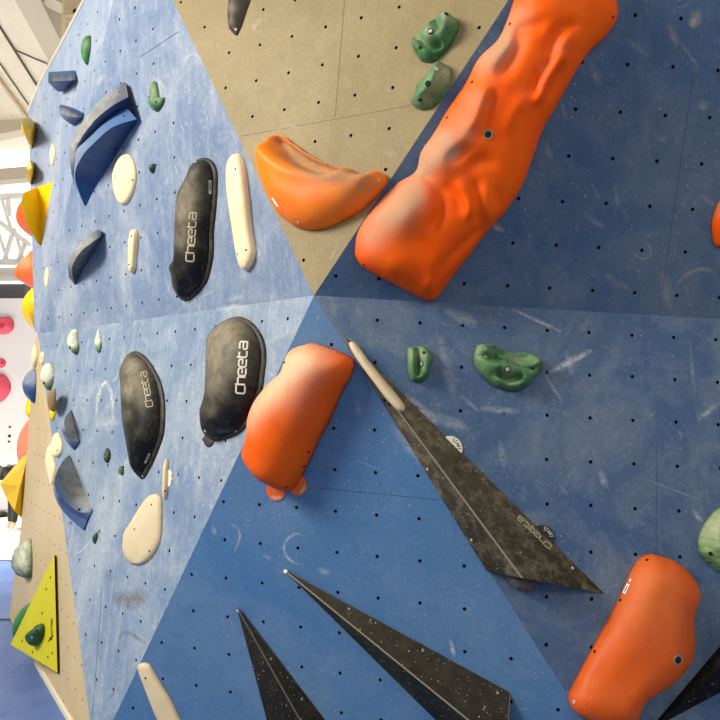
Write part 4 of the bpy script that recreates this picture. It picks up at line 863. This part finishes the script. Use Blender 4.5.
green(TL, [(13, 552), (17, 545), (26.4, 539.4), (30, 540), (32.6, 559), (31, 577), (23.6, 577.6), (15.3, 574), (9, 565.8), (9.5, 558)], .13, 'bulging pale green hold on the tan panel above the lime triangular volume', 'green_chalk', chalk=[(21, 555, 7, .6), (27, 545, 5, .4), (20, 566, 5, .5)], studs=[(28, 565, .009, 'screw')], N=56, sp=[(22, 560)], lift=0.0)
# ------------------------------------------------------------------ lime board and its hold
ta, tb, tc = TL.at(54.3, 554.5, .02), TL.at(57.3, 672.5, .02), deep(10.4, 644.5, 5.55)
TRI = plane3(ta, tb, tc)
under = TL.n * -.04 + np.array([.02, .02, -.03])
bot = [TL.at(54.6, 555), TL.at(57.8, 674), TL.at(33, 636)]
rim_ = tc + np.array([.02, .03, -.03])
lb = poly('wall_volume', [ta, tb, tc] + bot + [rim_], [(0, 1, 2), (0, 3, 4, 1), (1, 4, 6, 2), (2, 6, 3, 0), (3, 5, 4), (3, 6, 5), (6, 4, 5)], [M['lime'], M['lime']], 'lime yellow triangular volume low on the weathered tan panel', bev=.001, worn=[(0, 1)], base=sum(bot) / 3)
t = bvh(lb)
for x, y in [(50.5, 577.5), (46.3, 589), (42.3, 613.3), (52.5, 653), (48, 657), (22.3, 641), (32.5, 652)]: stud(lb, x, y, .009, tree=t)
lettering(lb, 'MULTIPANEL', (52.6, 635), (52.6, 618), 1.7, (-1, 0), .5, 'ink', tree=t, adv=1.3)
ribbon(t, [[(48.6, 641.5), (51.3, 637)], [(50, 637.2), (52, 640)], [(51, 638.8), (53.2, 635)]], 1.1, 'ink', lb, 'logo')
green(TRI, [(23.6, 633), (27.8, 629.7), (33.3, 627), (38.9, 623.5), (43.7, 625), (45, 630.4), (41.7, 638), (36, 644.3), (31, 646), (26.4, 643)], .09, 'dark green rounded hold bolted on the lime triangular volume', 'green_dark', studs=[(37, 630.5, .008), (27.5, 637, .008), (32, 637.5, .008, 'screw')], sp=[(30, 637), (39, 630)], N=56)

# ------------------------------------------------------------------ holds along the wall's left silhouette
def side(f, edge_y0, edge_y1, xl, s0, s1, mat, lab, cat='climbing hold', cone=False, chalk=(), name='climbing_hold', edge=None, **k):
    """a hold on the hidden return: between two image heights on the silhouette, reaching left to xl"""
    sm = (s0 + s1) / 2
    def at_y(y):
        v_ = f.uv(edge(y))[1]
        for _ in range(12): v_ += (proj(f.xyz(np.array(sm), np.array(v_)))[1] - y) / 125
        return v_
    v0, v1 = at_y(edge_y0), at_y(edge_y1); vm, vr = (v0 + v1) / 2, abs(v1 - v0) / 2
    a = np.linspace(0, 2 * math.pi, 20, endpoint=False)
    out = np.stack([(s0 + s1) / 2 + (s1 - s0) / 2 * np.cos(a), vm + vr * np.sin(a)], 1)
    em = edge((edge_y0 + edge_y1) / 2); H = .1
    for _ in range(8):
        q = f.xyz(np.array((s0 + s1) / 2), np.array(vm), np.array(H)); H *= np.clip((proj(em)[0] - xl) / max(proj(em)[0] - proj(q)[0], .4), .4, 2.5)
    return dome(name, f, out, min(H, .9), [((s0 + s1) / 2, vm)], mat, lab, cat, None, uvmode=True, N=48, R=12, chalk=chalk, b=1, p=1.2 if cone else 2, q=1.15 if cone else 2, **k)
leE = lambda y: LE.at(np.interp(y, [113, 331], [28.5, 34.5]), y)
tlE = lambda y: TL.at(np.interp(y, [345, 430, 530, 617], [33.5, 29, 20.5, 9]), y)
def yel(curves, lab, f=LE, **k): return loft('climbing_hold', f, curves, 'yellow', lab, **k)
yel([[(34.7, 122, 0), (35.6, 130, 0), (34.5, 141, 0), (31.5, 148, 0)], [(30, 117.8, .08), (31, 127, .12), (31, 138, .07), (31, 148.3, .01)], [(24, 118.2, .16), (22, 124, .22), (25, 135, .14), (30, 147, .02)], [(22, 122, .13), (21.6, 130, .18), (26, 138, .09), (29, 144, .02)], [(29, 121, 0), (28.6, 130, 0), (29, 140, 0), (30, 146, 0)]],
    'knobbly yellow hold with grey top, highest on the left silhouette', chalk=[(33, 124, 4, .8), (28, 119, 5, .5)])
yel([[(33.5, 162, 0), (34.7, 168, 0), (34, 175, 0), (31, 184, 0)], [(30, 159.5, .05), (31.5, 167, .10), (31.5, 176, .06), (30.6, 184.5, .01)], [(28, 162, .08), (27, 170, .13), (28, 178, .08), (30, 184.5, .01)], [(30, 163, 0), (29.5, 170, 0), (30, 183, 0)]],
    'small yellow drop-shaped hold above the big yellow volume', chalk=[(30.5, 163, 4, .9), (32, 170, 3, .5)])
yp = plane3(LE.at(37, 187.2, .07), LE.at(38.6, 243.6, .02), LE.at(27.5, 225.5, .13))
P = [LE.at(52.6, 181.8), LE.at(40.5, 245.8), LE.at(36, 190), LE.at(34, 216), LE.at(37, 187.2, .07), yp.at(40.6, 214), yp.at(24.3, 192.5), yp.at(20.8, 202), yp.at(27.5, 225.5), yp.at(37, 242.5)]
poly('wall_volume', P, [(0, 4, 5), (0, 5, 1), (4, 6, 7, 8, 9, 5), (5, 9, 1), (2, 6, 4, 0), (2, 3, 8, 7, 6), (3, 1, 9, 8), (0, 1, 3, 2)], [M['yellow'], M['yellow']], 'big faceted yellow volume on the upper left silhouette', bev=.006, worn=[(4, 5), (5, 9)], base=P[0])
side(LS, 201, 236, 17.2, .25, .95, 'orange_side', 'orange hold half hidden behind the big yellow volume', edge=leE)
side(LS, 250, 293, 9, .15, .75, 'orange_side', 'orange cone-shaped hold below the big yellow volume', cone=True, edge=leE, chalk=[(25, 262, 6, .4)])
side(LS, 291, 331, 20.5, .1, .7, 'yellow', 'rounded yellow hold at the foot of the upper left silhouette', edge=leE)
green(LE, [(35.5, 296), (36, 300), (35, 303), (33.8, 299)], .01, 'small pale plug') if False else None
dome('climbing_hold', TL, [(52, 388.5), (55.3, 389), (56.2, 396), (55, 406.7), (52, 412), (47.5, 406), (46.5, 399.7), (49, 392)], .09, [(52, 400)], 'ochre', 'brownish chalk-dulled yellow hold below the chalky green corner hold', N=48, R=10, fit=True, chalk=[(50, 394, 5, .6), (54, 400, 3, .5)], tilt=(0, 0))
dome('climbing_hold', LL, [(55.5, 408), (55, 416), (50.7, 420.5), (49, 417.8), (49, 411), (52, 407)], .035, None, 'yellow', 'bright yellow hold tucked right under the brownish one', N=32, R=8, fit=True)
side(TS, 395, 412, 23.6, .1, .5, 'yellow', 'small yellow hold below the rounded navy hold', edge=tlE)
side(TS, 417, 466, 16.4, .15, .8, 'salmon', 'pinkish orange hold above the yellow wedge on the tan panel edge', edge=tlE)
E_ = lambda y, h=0: TL.at(np.interp(y, [345, 430, 530, 617], [33.5, 29, 20.5, 9]), y, h)
P = [tlE(459) + TS.u * .03, tlE(521) + TS.u * .03, tlE(515) + TS.u * .6, tlE(468) + TS.u * .6]
dd = (P[0] - CAM) @ np.array([0, CS, SN])
apx = [deep(0.0, 483.5, dd + .18), deep(11.5, 469.5, dd + .22), deep(6, 497, dd + .2), deep(14.5, 511, dd + .15), deep(19, 470, dd + .05), deep(20, 486, dd + .04)]
P = P + apx
poly('wall_volume', P, [(0, 4 + 4, 4 + 5), (0, 9, 1), (8, 5, 4, 9), (4, 6, 9), (6, 7, 9), (7, 1, 9), (0, 3, 5, 8), (3, 2, 6, 4, 5), (2, 1, 7, 6), (0, 1, 2, 3)], [M['yellow'], M['yellow']], 'yellow wedge volume jutting left from the weathered tan panel', bev=.006, worn=[(8, 9)], base=P[0], chalk=[.5, 0, 0, .2, .25, .4, 0, 0, .4, .1])
GS = side_facet(tc, ta, .25)
gE = lambda y: lerp(ta, tc, (y - 554.5) / 90.0) if True else None
def gE(y):
    t_ = .5
    for _ in range(20): t_ += (y - proj(lerp(ta, tc, t_))[1]) / 90
    return lerp(ta, tc, t_)
side(GS, 605, 636, 14.5, .02, .28, 'green_vivid', 'bright green hold peeking out left of the lime triangular volume', edge=gE)

# ------------------------------------------------------------------ the hall beyond
def box(name, c, s, mat, parent=None, rz=0.0):
    c = np.array(c, float); s = np.array(s, float) / 2; R_ = np.array([[math.cos(rz), -math.sin(rz), 0], [math.sin(rz), math.cos(rz), 0], [0, 0, 1]])
    vs = [c + R_ @ (s * [x, y, z]) for x in (-1, 1) for y in (-1, 1) for z in (-1, 1)]
    o = mesh_obj(name, vs, [(0, 1, 3, 2), (4, 6, 7, 5), (0, 4, 5, 1), (2, 3, 7, 6), (0, 2, 6, 4), (1, 5, 7, 3)], M[mat] if isinstance(mat, str) else mat, parent, c)
    return o
def bar(name, a, b_, wd, mat, parent=None, hd=None):
    a, b_ = np.array(a, float), np.array(b_, float); d = nrm(b_ - a); x = nrm(np.cross(d, [0.02, 0.03, 1.0])) * wd / 2; y = nrm(np.cross(d, x)) * (hd or wd) / 2
    vs = [p + i * x + j * y for p in (a, b_) for i, j in ((-1, -1), (1, -1), (1, 1), (-1, 1))]
    return mesh_obj(name, vs, [(0, 3, 2, 1), (4, 5, 6, 7)] + [(i, (i + 1) % 4, 4 + (i + 1) % 4, 4 + i) for i in range(4)], M[mat] if isinstance(mat, str) else mat, parent, (a + b_) / 2)
tm = NT('mat vinyl'); c = tm.coord()
tm.l(tm.mix(tm.ramp(tm.noise(c, 1.5, 6, .65), .35, .68), srgb(72, 100, 162), srgb(98, 122, 174)), tm.b.inputs['Base Color']); tm.b.inputs['Roughness'].default_value = .5
tm.bump(tm.noise(c, 3.2, 5, .6, stretch=(1, .5, 1)), .5, .05)
M['mat'] = tm.m
M['floor'] = simple('pale hall floor', srgb(226, 220, 208), .5)
M['hall'] = simple('white hall wall', srgb(218, 216, 220), .7)
M['ceil'] = wall_paint('cream roof sheet', (248, 240, 224), (240, 231, 214), (248, 242, 230), .3, 0, 0)
M['steel'] = simple('painted roof steel', srgb(206, 196, 176), .6)
M['steel_white'] = simple('white roof steel', srgb(238, 236, 230), .6)
M['steel_dark'] = simple('dark roof strap', srgb(92, 82, 72), .7)
M['grey_band'] = simple('dark grey fascia', srgb(104, 100, 104), .7)
M['daylight'] = simple('daylit glazing', (.9, .9, .9, 1), .3, 0, ((1.0, .98, .95, 1), 1.15))
fo = mesh_obj('floor', [(-40, 9.9, -.02), (12, 9.9, -.02), (12, 34, -.02), (-40, 34, -.02)], [(0, 1, 2, 3)], M['floor']); fo['kind'] = 'structure'
mat_ = mesh_obj('crash_mat', [(-9, -5, 0), (6, -5, 0), (6, 10.2, 0), (-9, 10.2, 0), (-9, -5, -.3), (6, -5, -.3), (6, 10.2, -.3), (-9, 10.2, -.3)], [(0, 1, 2, 3), (0, 4, 5, 1), (1, 5, 6, 2), (2, 6, 7, 3), (3, 7, 4, 0), (7, 6, 5, 4)], M['mat'], None, (0, 3, 0)); tag(mat_, 'blue crash mat covering the ground below the climbing wall', 'mat')
mesh_obj('mat_seam', [(-9, 7.0, .003), (-2.6, 7.14, .003), (-2.6, 7.20, .003), (-9, 7.06, .003)], [(0, 1, 2, 3)], M['seam'], mat_)
mesh_obj('mat_edge', [(-9, 10.13, .004), (-2.6, 10.13, .004), (-2.6, 10.2, .004), (-9, 10.2, .004)], [(0, 1, 2, 3)], M['seam'], mat_)
rz = math.radians(0)
# far white climbing wall with pink holds; grey fascia above it
wd_ = 16.0
zz = lambda y, d: deep(0, y, d)[2]
b = box('wall_back', (-8.5, wd_ + .15, (zz(297, wd_) + 0) / 2), (13, .3, zz(297, wd_)), 'hall'); b['kind'] = 'structure'
fb = box('trim_2', (-10.3, wd_ + .5, (zz(279, wd_) + zz(297, wd_)) / 2), (5.2, .3, zz(279, wd_) - zz(297, wd_)), 'grey_band'); fb['kind'] = 'structure'
BW = Facet(np.array([0, wd_, 0.0]), np.array([0, -1.0, 0])); BW.u = np.array([1.0, 0, 0]); BW.v = np.array([0, 0, 1.0])
o = dome('climbing_hold', BW, [(-8, 322), (-4, 317), (3, 317.5), (9, 316.5), (13.5, 321), (14, 328), (9, 333), (1, 334.5), (-6, 331)], .16, [(-1, 325), (7, 325)], 'pink', 'pink ring-shaped hold, topmost on the distant white wall', bumps=[(4, 324, 2.0, -.14)], N=48, R=14)
stud(o, 4, 324.5, .03)
o = dome('climbing_hold', BW, [(-4, 362), (0, 358.5), (4, 359), (6, 363), (4, 367), (-1, 368)], .10, None, 'pink', 'smallest pink hold on the distant white wall, middle one', N=36, R=8); stud(o, 2, 363, .02)
dome('climbing_hold', BW, [(-12, 385), (-4, 375), (4, 374.5), (10, 382), (10.5, 390), (6, 398), (-2, 403), (-10, 398)], .22, None, 'pink', 'large round pink hold, lowest on the distant white wall', N=48, R=10)
for i, (x, y, r_, mt, lb_) in enumerate([(9.5, 436, 1.5, 'black', 'small black foot chip on the distant white wall, uppermost of the column'), (9, 441.5, 1.2, 'black', 'small black foot chip on the distant white wall, lowest of the column'), (10, 427, 1.2, 'brown', 'tiny brown foot chip on the distant wall above the black ones')]):
    a = np.linspace(0, 2 * math.pi, 9)[:-1]; dome('climbing_hold', BW, [(x + r_ * math.cos(t_), y + r_ * math.sin(t_)) for t_ in a], .04, None, mt, lb_, group='foot chips on the distant wall', N=20, R=4)
# end glazing, roof and steel
yd = 19.0
gz = mesh_obj('window_1', [(-15, yd, 4.0), (-1.5, yd, 4.0), (-1.5, yd, 9.9), (-15, yd, 9.9)], [(0, 1, 2, 3)], M['daylight']); gz['kind'] = 'structure'
zc = 9.3
ax_ = nrm(np.array([-.153, 1, 0])); cr_ = nrm(np.array([1, .153, 0]))
c0 = np.array([-9.0, 19.2, zc])
corn = [c0 - cr_ * 9, c0 + cr_ * 6.5, c0 + cr_ * 6.5 - ax_ * 9, c0 - cr_ * 9 - ax_ * 9]
ce = mesh_obj('ceiling', corn + [p + np.array([0, 0, .2]) for p in corn], [(0, 1, 2, 3), (7, 6, 5, 4)] + [(i, (i + 1) % 4, 4 + (i + 1) % 4, 4 + i) for i in range(4)], M['ceil']); ce['kind'] = 'structure'
def onceil(x, y, z=zc - .12):
    r = ray(x, y); return CAM + r * ((z - CAMZ) / r[2])
def axbar(name, p, z, wd, hd, mat, lab, near=5.0, far=9.0, cat='roof beam'):
    a = onceil(*p, z); o = bar(name, a - ax_ * near, a + ax_ * far, wd, mat, hd=hd); tag(o, lab, cat); return o
axbar('roof_beam', (47, 22), zc - .25, .42, .5, 'steel', 'wide cream roof beam closest to the wall at the top left', 3, 5)
axbar('roof_strap', (22, 62), zc - .03, .034, .03, 'steel_dark', 'dark roof strap running below the wide cream beam', 6, 5, 'roof strap')
axbar('roof_strap', (14, 84), zc - .03, .022, .02, 'steel_dark', 'thin dark roof strap second from the wide cream beam', 6, 5, 'roof strap')
axbar('conduit', (12, 97), zc - .08, .06, .06, 'yellow' if False else 'cream_dusty', 'yellowish conduit under the roof, lowest of the ceiling lines', 6, 2.0, 'pipe')
o = bar('roof_strap', onceil(15, 50, zc - .03), onceil(52, 66, zc - .03), .022, 'steel_dark'); tag(o, 'thin dark cross strap joining the roof lines', 'roof strap')
o = bar('roof_beam', onceil(45, -8, zc - .3), onceil(82, 10, zc - .3), .3, 'steel', hd=.3); tag(o, 'short cream cross beam at the top by the wall', 'roof beam')
o = bar('hanger_post', deep(65.5, -6, 12), deep(63, 40, 12), .07, 'cream'); tag(o, 'thin cream post hanging from the roof near the wall', 'post')
r_ = box('junction_box', deep(74, 10, 12), (.24, .2, .3), 'cream_dusty'); tag(r_, 'cream junction box beside the hanging post', 'junction box'); stud(r_, 75, 11, .04)
for (a, b_, wd, lab) in [((-104, 151), (126, 106), .34, 'long pale cross beam above the bright glazing'), ((-104, 186), (126, 166), .3, 'cream cross beam in front of the bright glazing'), ]:
    o = bar('roof_beam', deep(*a, 17.8), deep(*b_, 17.8), wd, 'steel', hd=wd); tag(o, lab, 'roof beam')
tr = bpy.data.objects.new('roof_truss', None); COL.objects.link(tr); tr.location = deep(8, 240, 17.4); tag(tr, 'white lattice roof truss in front of the bright end glazing', 'truss')
for a, b_ in [((-10, 215), (30, 245)), ((-120, 262), (140, 262)), ((-120, 205), (140, 188)), ((-6, 218), (8, 262)), ((14, 228), (4, 262)), ((14, 228), (24, 262)), ((2, 200), (12, 232)), ((26, 240), (18, 262)), ((8, 193), (9, 216)), ((-120, 272), (140, 275)), ((-60, 200), (-30, 262)), ((-90, 262), (-60, 200)), ((-30, 262), (-10, 205)), ((40, 190), (60, 262)), ((60, 262), (90, 190)), ((90, 190), (120, 262))]:
    bar('strut', deep(*a, 17.4), deep(*b_, 17.4), .08 if a[0] > -8 else .12, 'steel_white', tr)
gl = box('trim_3', (-9.2, 18.2, (zz(262, 18) + zz(279, 18)) / 2), (4.5, .1, (zz(262, 18) - zz(279, 18)) * .8), 'steel_white'); gl['kind'] = 'structure'

# ------------------------------------------------------------------ the climber standing far behind
def person():
    d = 13.0
    J = dict(pel=(9, 464, 0, .135), bel=(13, 456, -.02, .13), che=(18, 448, -.05, .15), nec=(23.5, 444, -.08, .06), hea=(26.5, 440, -.1, .095), hd2=(28.5, 436, -.1, .085),
             hL=(7.5, 470, .09, .095), kL=(12.5, 497, .06, .065), aL=(10.5, 520, .09, .045), fL=(8, 525.5, -.06, .035),
             hR=(11, 470, -.09, .095), kR=(16, 497, -.14, .065), aR=(14, 521, -.12, .045), fR=(11.5, 526, -.28, .035),
             sL=(18, 447, .16, .06), eL=(20, 462, .2, .045), wL=(23, 474, .12, .035), sR=(19, 449, -.24, .06), eR=(21, 463, -.3, .045), wR=(24, 475, -.28, .035))
    E = [('pel', 'bel'), ('bel', 'che'), ('che', 'nec'), ('nec', 'hea'), ('hea', 'hd2'), ('pel', 'hL'), ('hL', 'kL'), ('kL', 'aL'), ('aL', 'fL'), ('pel', 'hR'), ('hR', 'kR'), ('kR', 'aR'), ('aR', 'fR'), ('che', 'sL'), ('sL', 'eL'), ('eL', 'wL'), ('che', 'sR'), ('sR', 'eR'), ('eR', 'wR')]
    # fingers and thumb of both hands
    for s_, y0 in (('L', .12), ('R', -.28)):
        for k, (dx, dy, dd_) in enumerate([(2.2, 4.4, -.05), (2.7, 5.0, -.02), (2.7, 4.9, .01), (2.2, 4.3, .04), (3.6, 2.0, -.07)]):
            bx, by = J['w' + s_][:2]; a, b_ = 'f%s%da' % (s_, k), 'f%s%db' % (s_, k)
            J[a] = (bx + dx * .5, by + dy * .5, y0 + dd_ * .7, .016); J[b_] = (bx + dx * .8, by + dy, y0 + dd_, .011); E += [('w' + s_, a), (a, b_)]
    names = list(J); P = np.array([deep(J[k][0], J[k][1], d + J[k][2]) for k in names])
    low = P[:, 2].min() - .035 - (-.02); P[:, 2] -= low * .9
    root = np.array([P[names.index('pel')][0], P[names.index('pel')][1], -.02])
    def skin(nm, ks, es, sc, col, parent):
        idx = [names.index(k) for k in ks]; me = bpy.data.meshes.new(nm)
        me.from_pydata([tuple(P[i] - root) for i in idx], [(ks.index(a), ks.index(b_)) for a, b_ in es], [])
        o = bpy.data.objects.new(nm, me); COL.objects.link(o); o.location = root
        if parent: o.parent = parent; o.location = (0, 0, 0)
        m = o.modifiers.new('Skin', 'SKIN'); m.use_smooth_shade = True; sub = o.modifiers.new('Sub', 'SUBSURF'); sub.levels = sub.render_levels = 2
        for i, k in enumerate(ks): me.skin_vertices[0].data[i].radius = (J[k][3] * sc, J[k][3] * sc)
        me.skin_vertices[0].data[0].use_root = True
        me.materials.append(col); return o
    body = skin('person', names, E, 1.0, simple('skin', srgb(196, 148, 120), .6), None)
    tag(body, 'person in white shirt and black trousers bending over by the yellow wedge', 'person')
    tk = ['bel', 'pel', 'che', 'sL', 'sR', 'eL', 'eR']; skin('shirt', tk, [e for e in E if e[0] in tk and e[1] in tk], 1.22, simple('white cotton', srgb(238, 236, 234), .8), body)
    pk = ['pel', 'hL', 'hR', 'kL', 'kR', 'aL', 'aR']; skin('trousers', pk, [e for e in E if e[0] in pk and e[1] in pk], 1.25, simple('black cotton', srgb(26, 24, 24), .8), body)
    hk = ['hd2', 'hea']; skin('hair', hk, [('hea', 'hd2')], 1.08, simple('dark hair', srgb(40, 30, 26), .7), body)
person()
bag = dome('bag', Facet(np.array([-6.9, 15.0, -.02]), np.array([0, -1.0, .001])), [(-4, 518), (-3, 513), (2, 511), (7, 512), (8, 516), (5, 519)], .2, None, 'black', 'black bag lying on the floor behind the person', 'bag', N=32, R=8)
